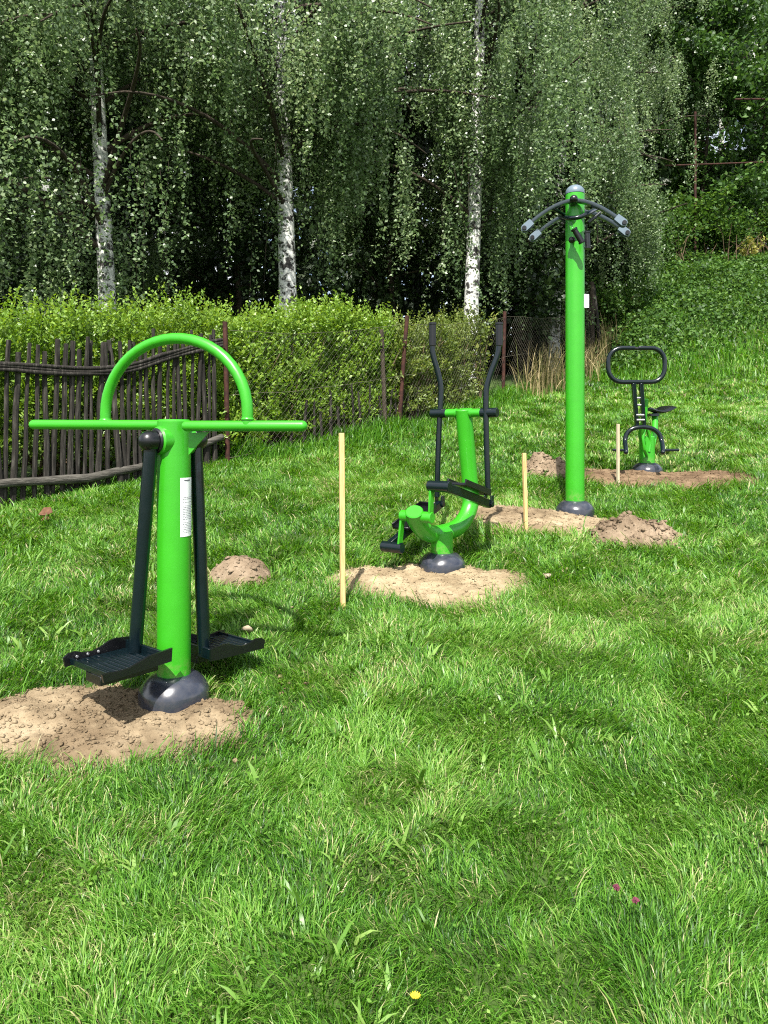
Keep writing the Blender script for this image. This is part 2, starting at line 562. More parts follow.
# ------------------------------------------------------------------ leaves
def leaves(c, ax, nrm, ln, wd, rnd):
    """diamond leaves slightly folded along the midrib"""
    n = len(c)
    ax = ax / np.linalg.norm(ax, axis=1)[:, None]
    sd = np.cross(ax, nrm); sd /= np.linalg.norm(sd, axis=1)[:, None] + 1e-9
    up = np.cross(sd, ax)
    l = ln[:, None]; w = wd[:, None] * .5
    b = c; tip = c + ax * l; mid = c + ax * l * .42 - up * w * .35
    V = np.stack([b, mid + sd * w + up * w * .5, tip, mid - sd * w + up * w * .5], 1).reshape(-1, 3)
    i = np.arange(n) * 4
    T = np.concatenate([np.stack([i, i + 1, i + 2], -1), np.stack([i, i + 2, i + 3], -1)])
    return V, T, np.repeat(rnd, 4)


def rvec(n, r):
    v = r.normal(0, 1, (n, 3)); return v / np.linalg.norm(v, axis=1)[:, None]


# ------------------------------------------------------------------ grass
def blades(px, py, h, w, yaw, lean, rnd, seg, pz=None, curl=2.0):
    n = len(px)
    z0 = (G(px, py) if pz is None else pz) - .006
    ts = np.array([0, .4, .75]) if seg == 3 else np.array([0, .55])
    dx, dy = np.cos(yaw), np.sin(yaw)
    tw = yaw + rng.normal(0, .7, n) + PI / 2
    sx, sy = np.cos(tw), np.sin(tw)
    vs = []
    for t in ts:
        off = lean * t ** curl * h
        zz = h * t * np.sqrt(np.clip(1 - (lean * t ** (curl - 1)) ** 2 * .72, .04, 1))
        ww = w * (1 - .45 * t) * .5
        for sg in (-1, 1):
            vs.append(np.stack([px + dx * off + sx * ww * sg, py + dy * off + sy * ww * sg, z0 + zz], -1))
    off = lean * h; zz = h * np.sqrt(np.clip(1 - lean ** 2 * .85, .03, 1))
    vs.append(np.stack([px + dx * off, py + dy * off, z0 + zz], -1))
    V = np.stack(vs, 1).reshape(-1, 3)
    k = len(vs)
    base = np.arange(n) * k
    tl = []
    for i in range(len(ts) - 1):
        a, b, c, d = 2 * i, 2 * i + 1, 2 * i + 2, 2 * i + 3
        tl += [(a, b, d), (a, d, c)]
    a = 2 * (len(ts) - 1); tl.append((a, a + 1, a + 2))
    T = (base[:, None, None] + np.array(tl)[None]).reshape(-1, 3)
    return V, T, np.repeat(rnd, k)


FENCE = [(-5.6, 2.87), (-2.93, 5.64), (-1.526, 7.1), (.193, 8.94), (1.84, 11.46), (4.5, 15.5)]


def fence_dist(X, Y):
    """signed distance in front of (+) / behind (-) the fence line"""
    best = np.full(np.shape(X), 1e9); sg = np.ones(np.shape(X))
    for (a, b) in zip(FENCE[:-1], FENCE[1:]):
        ax, ay = a; bx, by = b; L = math.hypot(bx - ax, by - ay); tx, ty = (bx - ax) / L, (by - ay) / L
        t = np.clip((X - ax) * tx + (Y - ay) * ty, 0, L)
        d = np.hypot(X - ax - tx * t, Y - ay - ty * t)
        s_ = np.where((X - ax) * ty - (Y - ay) * tx >= 0, 1, -1)
        m = d < best; best = np.where(m, d, best); sg = np.where(m, s_, sg)
    return best * sg


def scatter(Y0, Y1, dens, side=.62, extra=.25):
    A = side * (Y1 ** 2 - Y0 ** 2) + 2 * extra * (Y1 - Y0)
    n = int(A * dens)
    Y = np.sqrt(rng.random(n) * (Y1 ** 2 - Y0 ** 2) + Y0 ** 2)
    X = (rng.random(n) * 2 - 1) * (side * Y + extra)
    return X, Y


VS, TS, RS = [], [], []
cnt = 0


def push(r):
    global cnt
    v, t, q = r
    VS.append(v); TS.append(t + cnt); RS.append(q); cnt += len(v)


def flush(name, m, **kw):
    global VS, TS, RS, cnt
    me = mesh_np(name, np.concatenate(VS), np.concatenate(TS), rnd=np.concatenate(RS))
    VS, TS, RS, cnt = [], [], [], 0
    return tag(link(name, me, m), **kw)


def lawn_band(Y0, Y1, dens, wid, seg, hs=1.0):
    X, Y = scatter(Y0, Y1, dens)
    clump = fbm(X / .16, Y / .16, 71, 3); big = fbm(X / .9, Y / .9, 77, 3); huge = fbm(X / 2.6, Y / 2.6, 78, 2)
    fd = fence_dist(X, Y); sa = soil_amount(X, Y)
    keep = (fd > -.5) & (rng.random(len(X)) < np.clip(.50 + 1.1 * clump, .4, 1))
    keep &= (sa > .97) | ((sa > .80) & (rng.random(len(X)) < .16))
    keep &= ~((X > 5) & (Y > 14.5 + .25 * (X - 5) ** .5))
    X, Y, clump, big, huge, fd, sa = [q[keep] for q in (X, Y, clump, big, huge, fd, sa)]
    n = len(X)
    ang = 2 * PI * (2.2 * fbm(X / .35, Y / .35, 81, 3) + .6 * vn(X / 1.4, Y / 1.4, 85)) + rng.normal(0, .75, n)
    h = hs * (.027 + .042 * clump ** 1.3 + .016 * big) * (.6 + .8 * rng.random(n))
    h *= 1 + .25 * np.exp(-np.clip(fd, 0, 9) / .25) + .45 * np.exp(-np.clip(sa - 1, 0, 9) / .12)
    tall = rng.random(n) < .018; h = np.where(tall, h * 1.7, h)
    lean = np.clip(.74 + .35 * rng.normal(0, 1, n) * .6 + .15 * (big - .5), .1, 1.02)
    dry = sm((huge - .48) / .25) * .5 + sm((fbm(X / .45, Y / .45, 95, 3) - .52) / .2) * .5
    rnd = np.clip(.30 + .75 * (rng.random(n) - .38) + .55 * (big - .5) + .30 * (vn(X / .21, Y / .21, 66) - .5) + .14 * dry, 0, .82)
    straw = rng.random(n) < (.035 + .34 * dry * (clump < .56))
    rnd = np.where(straw, .86 + .14 * rng.random(n), rnd)
    w = wid * (.55 + .9 * rng.random(n) ** 1.5)
    push(blades(X, Y, h, w, ang, lean, rnd, seg))


lawn_band(1.35, 2.6, 20000, .0034, 3)
lawn_band(2.6, 4.2, 13000, .0044, 3)
lawn_band(4.2, 7.0, 6500, .0065, 3, 1.05)
lawn_band(7.0, 11.0, 2400, .012, 2, 1.15)
lawn_band(11.0, 19.0, 1000, .02, 2, 1.4)
flush('lawn_grass', M['grass'], label='short green lawn grass with paler dry tufts', cat='grass', kind='stuff')

# longer rough grass along the foot of the fence
n = 26000
k = rng.integers(0, len(FENCE) - 1, n); t = rng.random(n)
FA = np.array(FENCE); off = np.abs(rng.normal(0, .26, n)) - .12
d = FA[k + 1] - FA[k]; L = np.hypot(d[:, 0], d[:, 1])[:, None]; d = d / L
X = FA[k][:, 0] + d[:, 0] * L[:, 0] * t + d[:, 1] * off; Y = FA[k][:, 1] + d[:, 1] * L[:, 0] * t - d[:, 0] * off
h = (.06 + .22 * rng.random(n) ** 1.6) * (.2 + 1.2 * fbm(X / .35, Y / .35, 5, 3)) * np.where(Y < 7.2, .38, .95)
push(blades(X, Y, h, .008 + .006 * rng.random(n), rng.random(n) * 2 * PI, np.clip(rng.normal(.5, .25, n), .05, 1), np.clip(rng.normal(.32, .2, n), 0, .8), 3))
flush('rough_grass', M['grass'], label='longer rough grass along the foot of the fence', cat='grass', kind='stuff')

# broad leaved weeds in the lawn: rosettes of strap leaves
n = 900
X, Y = scatter(1.5, 9, 1); sel = None
X, Y = scatter(1.4, 9.5, 120)
ok = (soil_amount(X, Y) > 1.1) & (fence_dist(X, Y) > .2) & (fbm(X / .5, Y / .5, 201, 2) > .40)
X, Y = X[ok], Y[ok]
kk = rng.integers(3, 9, len(X)); Xr = np.repeat(X, kk); Yr = np.repeat(Y, kk); n = len(Xr)
rn = np.repeat(rng.random(len(X)), kk); scl = np.repeat(.50 + .70 * rng.random(len(X)) ** 2, kk)
push(blades(Xr + rng.normal(0, .008, n), Yr + rng.normal(0, .008, n), scl * (.05 + .06 * rng.random(n)), scl * (.008 + .010 * rng.random(n)), rng.random(n) * 2 * PI, np.clip(rng.normal(.75, .2, n), .2, 1), np.clip(rn * .8 + .2 * rng.random(n), 0, 1), 3, curl=1.6))
# small clover-like leaves low between the blades
X, Y = scatter(1.4, 8, 1300)
cl_ = fbm(X / .3, Y / .3, 222, 3)
ok = (soil_amount(X, Y) > 1.05) & (fence_dist(X, Y) > .1) & (rng.random(len(X)) < sm((cl_ - .42) / .2)); X, Y = X[ok], Y[ok]; n = len(X)
cpos = np.stack([X, Y, G(X, Y) + .012 + .04 * rng.random(n)], -1)
push(leaves(cpos, rvec(n, rng) * np.array([1, 1, .25]), rvec(n, rng) * .4 + np.array([0, 0, 1.]), .008 + .012 * rng.random(n) ** 2, .007 + .008 * rng.random(n), rng.random(n)))
flush('lawn_weeds', M['weeds'], label='broad leaved weeds scattered through the lawn', cat='weeds', kind='stuff')

# tall dry grass by the far end of the wire fence
n = 1000
t = rng.random(n)
X = 2.25 + t * 2.35 + rng.normal(0, .12, n); Y = 11.75 + t * 3.7 + rng.normal(0, .2, n) - .12
cl = fbm(X / .35, Y / .35, 303, 2); keep = cl > .40; X, Y, cl = X[keep], Y[keep], cl[keep]; n = len(X)
h = (.35 + .7 * rng.random(n)) * (.45 + .8 * cl)
push(blades(X, Y, h, .010 + .006 * rng.random(n), rng.random(n) * 2 * PI, np.clip(rng.normal(.3, .2, n), .02, .95), rng.random(n), 3))
flush('dry_grass', M['straw'], label='tall straw coloured dry grass in front of the wire fence', cat='grass', kind='stuff')


def limb_pts(p0, az, L, rise, droop, n=7, r=random):
    pts = []
    w = r.uniform(-.3, .3)
    for i in range(n):
        t = i / (n - 1); a = az + w * t * t
        pts.append(p0 + Vector((math.cos(a) * L * t * .85, math.sin(a) * L * t * .85, L * (rise * t - droop * t * t))))
    return pts


def make_birch(seed, H=14, z0=2.6, nl=36, R=3.2, leafs=1.0, lean=(0, 0), rad=.16, leaf=.050, gap=.020, strand=(.45, 1.6), win=(), cut=None):
    r = random.Random(seed); q = np.random.default_rng(seed)
    tr = MB(); pts = []; rr = []
    ph = r.random() * 6
    for i in range(14):
        t = i / 13; z = H * t
        pts.append(Vector((lean[0] * t * H * (1 - .5 * t) + .12 * math.sin(ph + 3.1 * t), lean[1] * t * H + .1 * math.sin(ph * 2 + 2.5 * t), z - .15)))
        rr.append(rad * (1 - .9 * t ** .9) + .01 + (.05 * math.exp(-z / .25)))
    tr.tube(pts, rr, 14, 4)

    def on_trunk(z):
        f = min(z / H * 13, 12.99); i = int(f); return pts[i].lerp(pts[i + 1], f - i)
    br = MB(); strands = []
    for k in range(nl):
        z = z0 + (H - z0 - .6) * ((k + r.random()) / nl) ** .9
        frac = (z - z0) / (H - z0)
        L = R * (1.05 - .65 * frac) * r.uniform(.7, 1.15)
        lp = limb_pts(on_trunk(z), r.random() * 2 * PI, L, r.uniform(.45, .9), r.uniform(.35, .75), r=r)
        r0 = .012 + .035 * (1 - frac) * r.uniform(.6, 1)
        br.tube(lp, [r0 * (1 - .8 * i / 6) + .003 for i in range(7)], 6, 2)
        ns = int((42 + 30 * L) * leafs)
        nb_ = max(4, int(L * 2.6))
        for b_ in range(nb_):
            t = (.12 + .88 * (b_ + r.random()) / nb_) * 5.99; i = min(int(t), 5); p0_ = lp[i].lerp(lp[i + 1], t - i)
            p0_ = p0_ + Vector((r.gauss(0, .28), r.gauss(0, .28), r.gauss(.05, .1))); LL = r.uniform(*strand) * (1 - .4 * frac) * (1.6 if frac < .22 else 1); tn = r.random()
            for s_ in range(int(ns / nb_)):
                strands.append((p0_ + Vector((r.gauss(0, .20), r.gauss(0, .20), r.gauss(0, .16))), LL * r.uniform(.35, 1.1), tn))
    for s_ in range(int(150 * leafs)):   # short shoots near the trunk
        z = r.uniform(z0 * .7, H); p = on_trunk(z) + Vector((r.gauss(0, .5), r.gauss(0, .5), 0)); strands.append((p, r.uniform(.3, .9), r.random()))
    if cut:      # hollows in the lower crown, where the dark wood shows between the hanging masses
        sp = np.array([(p.x, p.y, p.z - L * .5) for (p, L, tn) in strands])
        nz = fbm(sp[:, 0] / 1.1 + seed, sp[:, 2] / 1.5 + sp[:, 1] * .1, seed, 3)
        gone = (nz > cut[0] + .16 * sm((sp[:, 2] - cut[1]) / 2.0)) & (sp[:, 2] < cut[1] + 2.0) & (q.random(len(sp)) < .95)
        strands = [st_ for st_, g_ in zip(strands, gone) if not g_]
    sp = np.array([(p.x, p.y, p.z - L * .5) for (p, L, tn) in strands])
    nz = fbm(sp[:, 0] / 1.15 + seed * 3 + sp[:, 1] * .5, sp[:, 2] / 1.3 + sp[:, 1] * .3, seed + 70, 2)
    strands = [st_ for st_, v_ in zip(strands, nz) if v_ < .565]      # gaps between the drooping masses
    Cc = []; lens = []
    for (p, L, tn) in strands:
        m = max(4, int(L / gap)); t = np.sort(q.random(m))
        a = q.random() * 6.28; sw = q.normal(0, .10); sw2 = q.normal(0, .05)
        x = p.x + math.cos(a) * (sw * t * L + .06 * np.sin(t * 3 + a)); y = p.y + math.sin(a) * (sw * t * L) + sw2 * t * L
        Cc.append(np.stack([x, y, p.z - t * L], -1))
        b_ = np.full(m, .7 * tn + .3 * q.random()); lens.append(b_)
        if L > 1.0 and tn < .3:
            br.ring_tube([p, p + Vector((math.cos(a) * sw * L * .5, math.sin(a) * sw * L * .5, -L * .5)), p + Vector((math.cos(a) * sw * L, math.sin(a) * sw * L, -L))], [.0022, .0018, .001], 3)
    c = np.concatenate(Cc); tone = np.concatenate(lens); n = len(c)
    c = c + q.normal(0, .035, (n, 3))
    ok = c[:, 2] > .7
    for (wa, wb, wh) in win:      # gaps in the curtain where the trunk shows
        tx = np.array([on_trunk(z_).x for z_ in np.clip(c[:, 2], 0, H - .1)])
        ok &= ~((np.abs(c[:, 0] - tx) < wh) & (c[:, 2] > wa) & (c[:, 2] < wb) & (c[:, 1] < 0) & (q.random(n) < (.88 if wh > .26 else .55)))
    c = c[ok]; tone = tone[ok]; n = len(c)
    ax = rvec(n, q) * np.array([1, 1, .55]) + np.array([0, 0, -.55])
    nr = rvec(n, q) + np.array([0, 0, .45])
    lv = leaves(c, ax, nr, leaf * (.7 + .6 * q.random(n)), leaf * .78 * (.7 + .6 * q.random(n)), np.clip(.10 + .5 * tone + .5 * (q.random(n) - .35), 0, 1))
    return tr, br, lv, n


def tree(name, loc, rz, data, label, cat, group, bark, leafm, sc=1):
    t = thing(name, loc, label, cat, group, rz); t.scale = (sc, sc, sc)
    tr, br, lv, n = data
    for (mb, nm, mm) in ((tr, 'trunk', bark), (br, 'branches', M['bark'])):
        me = bpy.data.meshes.new(nm); me.from_pydata([tuple(v) for v in mb.v], [], mb.f); me.update()
        me.polygons.foreach_set('use_smooth', [True] * len(me.polygons))
        link(nm, me, mm, t)
    link('crown', mesh_np('crown', lv[0], lv[1], rnd=lv[2]), leafm, t)
    return t


def retree(src, loc, rz, label, sc=1):
    c = copy_tree(src); c.location = loc; c.rotation_euler.z = rz; c.scale = (sc, sc, sc); c['label'] = label
    return c


def gl(x, y):
    return (x, y, g(x, y))


GB = 'birches behind the fence'
bA = tree('birch_tree', gl(-3.95, 10.4), 0, make_birch(3, 14, 2.2, 62, 3.6, 1.1, (-.035, .0), .125, win=((1.5, 3.3, .26),), cut=(.53, 3.4)),
          'weeping birch with leaning white trunk, leftmost above the picket fence', 'tree', GB, M['birch'], M['birch_leaf'])
bB = tree('birch_tree', gl(-1.52, 11.0), 0, make_birch(8, 15, 2.8, 62, 3.5, 1.1, (-.018, .0), .14, win=((1.2, 4.1, .27), (4.1, 5.0, .15), (5.0, 6.6, .2)), cut=(.52, 3.7)),
          'weeping birch with thick straight white trunk above the arched handle', 'tree', GB, M['birch'], M['birch_leaf'])
bC = tree('birch_tree', gl(1.52, 12.9), 0, make_birch(15, 15.5, 2.7, 62, 3.6, 1.1, (.012, .0), .135, win=((.7, 3.5, .27), (3.5, 5.4, .15), (5.4, 7.2, .24)), cut=(.53, 3.4)),
          'weeping birch with white trunk rising behind the elliptical trainer handles', 'tree', GB, M['birch'], M['birch_leaf'])
bD = retree(bA, gl(3.9, 16.6), 2.2, 'birch with curtain of foliage directly behind the top of the tall pole', 1.0)
retree(bB, gl(-6.6, 9.6), 1.3, 'birch foliage at the left edge of the wood', .95)
retree(bC, gl(-.2, 15.6), 3.3, 'shaded birch set back between the thick straight trunk and the trunk behind the elliptical trainer', .9)
retree(bA, gl(-4.9, 14.4), 4.0, 'birch in the second row behind the leaning white trunk', 1.0)
retree(bB, gl(6.0, 19.4), 2.7, 'birch beyond the top of the grassy bank, left of the rusty frame', .95)
sl = tree('birch_tree', gl(11.1, 22.3), .5, make_birch(31, 14, 5.5, 20, 2.2, .55, (.01, 0), .13),
          'slender birch with bare white trunk at far right above the bank', 'tree', GB, M['birch'], M['birch_leaf'])
retree(sl, gl(10.9, 23.6), 2.9, 'slender birch with thin white trunk just left of the far right birch', .9)


def make_broad(seed, H, R, nleaf, leaf, z0=.15, trunk=.09, sparse=0.):
    r = random.Random(seed); q = np.random.default_rng(seed)
    tr = MB(); pts = [Vector((.15 * math.sin(i * .6 + seed), .12 * math.cos(i * .5 + seed), H * i / 9 - .1)) for i in range(10)]
    tr.tube(pts, [trunk * (1 - .85 * i / 9) for i in range(10)], 10, 3)
    br = MB(); cl = []
    for k in range(26):
        z = H * (z0 + (.95 - z0) * (k + r.random()) / 26); i = min(int(z / H * 9), 8)
        L = R * math.sin(PI * min(1, .25 + .75 * (z / H))) ** .5 * r.uniform(.6, 1.1) + .2
        lp = limb_pts(pts[i].lerp(pts[i + 1], z / H * 9 - i), r.random() * 2 * PI, L, r.uniform(.15, .7), r.uniform(.0, .35), r=r)
        br.tube(lp, [trunk * .3 * (1 - .85 * j / 6) + .003 for j in range(7)], 6, 2)
        for _ in range(7):
            t = r.uniform(1.5, 5.99); j = int(t); cl.append(lp[j].lerp(lp[j + 1], t - j))
    cl = np.array([v[:] for v in cl]); cl = cl + q.normal(0, .18, cl.shape)
    k = q.integers(0, len(cl), nleaf); tone = q.random(len(cl))[k]
    c = cl[k] + q.normal(0, .24, (nleaf, 3)) * np.array([1, 1, .6]) * (R / 2.2)
    ax = rvec(nleaf, q) + np.array([0, 0, -.35]); nr = rvec(nleaf, q) * .7 + np.array([0, 0, .8])
    lv = leaves(c, ax, nr, leaf * (.6 + .8 * q.random(nleaf)), leaf * .8 * (.6 + .7 * q.random(nleaf)), np.clip(.15 + .5 * tone + .5 * (q.random(nleaf) - .4), 0, 1))
    return tr, br, lv, nleaf


GD = 'broadleaf trees at the top of the bank'
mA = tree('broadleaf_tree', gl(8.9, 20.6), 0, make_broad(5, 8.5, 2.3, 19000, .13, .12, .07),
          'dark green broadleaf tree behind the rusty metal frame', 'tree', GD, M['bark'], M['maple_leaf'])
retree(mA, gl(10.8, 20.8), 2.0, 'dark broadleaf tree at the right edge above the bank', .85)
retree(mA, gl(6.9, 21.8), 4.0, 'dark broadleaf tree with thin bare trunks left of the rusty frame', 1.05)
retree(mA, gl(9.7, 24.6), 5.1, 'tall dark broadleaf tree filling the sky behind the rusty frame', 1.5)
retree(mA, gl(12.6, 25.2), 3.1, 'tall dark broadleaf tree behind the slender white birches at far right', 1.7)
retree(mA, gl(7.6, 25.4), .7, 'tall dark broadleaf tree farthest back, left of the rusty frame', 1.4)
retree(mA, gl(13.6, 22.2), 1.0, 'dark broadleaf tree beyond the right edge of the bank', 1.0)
# shaded understorey in the wood
GU = 'shaded trees inside the wood'
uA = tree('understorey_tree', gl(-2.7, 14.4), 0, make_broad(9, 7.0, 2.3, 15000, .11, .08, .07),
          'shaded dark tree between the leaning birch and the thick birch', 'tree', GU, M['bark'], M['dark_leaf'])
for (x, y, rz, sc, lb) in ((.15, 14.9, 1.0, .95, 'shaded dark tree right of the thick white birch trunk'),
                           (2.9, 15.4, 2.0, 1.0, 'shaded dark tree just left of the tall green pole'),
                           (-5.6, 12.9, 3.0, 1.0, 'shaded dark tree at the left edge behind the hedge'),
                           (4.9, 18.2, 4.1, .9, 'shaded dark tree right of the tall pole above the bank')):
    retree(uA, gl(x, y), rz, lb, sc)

# far wood: one mass of shaded foliage with many trunks behind the birches
q = np.random.default_rng(77)
n = 90000
X = q.uniform(-24, 7.5, n); Y = 18 + q.random(n) * 8 + .12 * np.abs(X); Zr = q.random(n) ** 1.5 * 17
keepf = (fbm(X / 1.4 + 7, Zr / 1.6, 500, 3) > .30) | (Zr < 4.5)
X, Y, Zr = X[keepf], Y[keepf], Zr[keepf]; n = len(X)
c = np.stack([X, Y, G(X, Y) + Zr], -1)
lv = leaves(c, rvec(n, q) + np.array([0, 0, -.3]), rvec(n, q) + np.array([0, 0, .4]), .22 + .16 * q.random(n), .16 + .12 * q.random(n), q.random(n) * .9)
far = MB()
for k in range(70):
    x = q.uniform(-24, 6.5); y = q.uniform(17, 26); z = g(x, y)
    far.ring_tube([(x, y, z - .3), (x + q.normal(0, .2), y, z + 7), (x + q.normal(0, .4), y, z + 16)], [.13, .09, .03], 7)
fv = np.array([v[:] for v in far.v]); ft = np.array([t for f in far.f if len(f) == 4 for t in ([f[0], f[1], f[2]], [f[0], f[2], f[3]])])
me = mesh_np('far_wood', np.concatenate([lv[0], fv]), np.concatenate([lv[1], ft + len(lv[0])]), rnd=np.concatenate([lv[2], np.zeros(len(fv))]))
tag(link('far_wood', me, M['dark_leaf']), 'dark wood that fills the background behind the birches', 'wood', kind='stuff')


# ------------------------------------------------------------------ hedges and shrubs
def along(t0, t1, n, q):
    """points along the fence polyline between arc parameters (index units)"""
    t = q.uniform(t0, t1, n); k = np.minimum(t.astype(int), len(FENCE) - 2); f = t - k
    d = FA[k + 1] - FA[k]; L = np.hypot(d[:, 0], d[:, 1])[:, None]
    p = FA[k] + d * f[:, None]; d = d / L
    return p, np.stack([-d[:, 1], d[:, 0]], -1)     # normal to the back


def hedge(name, t0, t1, off0, off1, h0, h1, nsprig, label, seed, leaf=.045, mtl='hedge_leaf', base=(0, 0), per=16):
    q = np.random.default_rng(seed)
    p, nb = along(t0, t1, nsprig, q)
    depth = q.random(nsprig); hz = q.random(nsprig) ** .75
    top = h0 + (h1 - h0) * fbm(p[:, 0] / .45, p[:, 1] / .45, seed, 3) + .30 * (fbm(p[:, 0] / .15, p[:, 1] / .15, seed + 4, 2) - .5)
    edge = np.where(q.random(nsprig) < .38, 0, 1)
    depth = np.where(edge == 0, depth * .25, depth)
    bulge = .42 * (fbm(p[:, 0] / .3 + p[:, 1] / .3, hz * 5, seed + 9, 3) - .5)
    xy = p + nb * (off0 + (off1 - off0) * depth + bulge)[:, None]
    z = G(xy[:, 0], xy[:, 1]) + .08 + (top - .1) * hz
    # sprigs: short leafy shoots, upright near the top, outwards on the face
    o = np.stack([xy[:, 0], xy[:, 1], z], -1)
    dr = rvec(nsprig, q) * .55 + np.array([0, 0, .75]); dr[:, :2] -= nb * (.45 * (1 - hz))[:, None]
    dr[:, 2] += 1.0 * (hz > .84)
    dr /= np.linalg.norm(dr, axis=1)[:, None]
    L = .10 + .13 * q.random(nsprig) + .26 * (hz > .84) * q.random(nsprig) ** 1.5
    t = np.tile((np.arange(per) + .5) / per, nsprig); oi = np.repeat(np.arange(nsprig), per); n = len(oi)
    c = o[oi] + dr[oi] * (L[oi] * t)[:, None] + q.normal(0, .008, (n, 3))
    ax = dr[oi] * .7 + rvec(n, q) * .8; nr = rvec(n, q) * .7 + np.array([0, 0, .7])
    tone = q.random(nsprig)[oi]
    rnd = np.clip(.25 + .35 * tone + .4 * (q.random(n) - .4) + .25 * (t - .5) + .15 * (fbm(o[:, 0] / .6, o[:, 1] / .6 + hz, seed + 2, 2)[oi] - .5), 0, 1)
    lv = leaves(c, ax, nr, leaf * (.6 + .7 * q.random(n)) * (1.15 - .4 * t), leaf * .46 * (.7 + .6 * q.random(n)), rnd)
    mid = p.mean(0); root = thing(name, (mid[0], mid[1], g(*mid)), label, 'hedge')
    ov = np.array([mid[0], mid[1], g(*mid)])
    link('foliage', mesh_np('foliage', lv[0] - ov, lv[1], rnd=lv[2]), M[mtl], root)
    st = MB()
    for i in range(0, nsprig, max(1, nsprig // 130)):
        bx = Vector((*(p[i] + nb[i] * (off0 + off1) / 2 + q.normal(0, .12, 2)), 0)); bx.z = g(bx.x, bx.y) - .03
        tp = Vector(o[i]); md = bx.lerp(tp, .5) + Vector((*q.normal(0, .06, 2), 0))
        st.tube([bx, md, tp], [.012, .009, .004], 5, 2)
    st.build('stems', M['twig'], root)
    return root


hedge('hedge', .35, 2.02, .30, 1.05, 1.22, 1.42, 4800, 'bright yellow green hedge standing above and behind the picket fence', 51, .048)
hedge('hedge', 1.98, 3.06, .13, .85, 1.10, 1.28, 5200, 'dense green hedge pushing through the wire fence, right of the pickets', 52, .052)
hedge('hedge', 2.98, 3.85, .05, .7, .85, 1.30, 2000, 'lower loose hedge behind the elliptical trainer handles', 53, .05, 'shrub_leaf')


def make_shrub(seed, h, r, nst, nl, leaf, ratio=.8):
    q = np.random.default_rng(seed); rr = random.Random(seed)
    st = MB(); Cc = []; Ax = []
    for k in range(nst):
        a = rr.random() * 2 * PI; L = h * rr.uniform(.55, 1.05); o = r * rr.uniform(.3, 1)
        pts = [Vector((math.cos(a) * o * t ** 1.4, math.sin(a) * o * t ** 1.4, L * (t - .22 * t * t * t) / .78 - .03)) for t in (0, .25, .5, .75, 1)]
        st.tube(pts, [.008, .007, .006, .004, .002], 5, 2)
        m = nl // nst; t = .2 + .8 * q.random(m) ** .8; f = np.minimum((t * 4).astype(int), 3)
        pa = np.array([v[:] for v in pts]); c = pa[f] + (pa[f + 1] - pa[f]) * (t * 4 - f)[:, None]
        Cc.append(c + q.normal(0, .045 * r / .5, (m, 3)))
    c = np.concatenate(Cc); n = len(c)
    ax = rvec(n, q) + np.array([0, 0, .1]); nr = rvec(n, q) * .6 + np.array([0, -.2, .8])
    lv = leaves(c, ax, nr, leaf * (.6 + .7 * q.random(n)), leaf * ratio * (.7 + .5 * q.random(n)), q.random(n))
    return st, lv


def shrub(name, loc, data, m, label, group=None, sc=1, cat='shrub'):
    t = thing(name, loc, label, cat, group); t.scale = (sc,) * 3
    st, lv = data
    me = bpy.data.meshes.new('stems'); me.from_pydata([tuple(v) for v in st.v], [], st.f); me.update(); link('stems', me, M['twig'], t)
    link('foliage', mesh_np('foliage', lv[0], lv[1], rnd=lv[2]), m, t)
    return t


shrub('sapling', gl(1.42, 10.9), make_shrub(61, 1.5, .32, 7, 330, .075), M['shrub_leaf'], 'young shrub with large round pale leaves left of the rusty post', None, 1)
GS = 'brambles along the top of the bank'
br0 = shrub('bramble_bush', gl(5.6, 17.6), make_shrub(62, 1.35, 1.0, 34, 3600, .085), M['bramble_leaf'], 'dark bramble bush on the bank just right of the tall pole', GS)
for (x, y, rz, sc, lb) in ((7.4, 18.8, 1, 1.1, 'dark bramble bush below the rusty metal post'), (9.1, 19.1, 2, .95, 'dark bramble bush at bank top left of the yellow shrub'),
                           (11.0, 19.4, 3, 1.0, 'dark bramble bush at bank top by the right edge'), (4.9, 16.3, 4, .9, 'dark bramble bush by the last fence post'),
                           (6.5, 18.2, 5, .9, 'dark bramble bush between its neighbours at bank top under the sky gaps'), (10.1, 20.3, 5.6, 1.1, 'dark bramble bush behind the yellow shrub'),
                           (8.3, 19.7, 2.6, 1.45, 'tallest dark bramble bush, just right of the foot of the rusty post'),
                           (8.85, 19.0, .6, .8, 'smallest dark bramble bush, at bank top between rusty post and yellow shrub')):
    c = copy_tree(br0); c.location = gl(x, y); c.rotation_euler.z = rz; c.scale = (sc,) * 3; c['label'] = lb
shrub('yellow_shrub', gl(9.15, 18.35), make_shrub(63, .75, .35, 14, 620, .075, .55), M['yellow_leaf'], 'small yellow flowering shrub at the top of the bank')

# dead stems at the top of the bank
ds = MB()
for k in range(150):
    x = random.uniform(5, 12); y = 18.4 + .1 * (x - 5) + random.uniform(-.6, .9); z = g(x, y); L = random.uniform(.5, 1.5)
    dx, dy = random.gauss(0, .25), random.gauss(0, .2)
    ds.ring_tube([(x, y, z - .05), (x + dx * .4, y + dy * .4, z + L * .6), (x + dx, y + dy, z + L * random.uniform(.7, 1))], [.009, .007, .003], 4)
tag(ds.build('dead_stems', M['twig']), 'brown dead stems standing among the brambles', 'dead stems', kind='stuff')

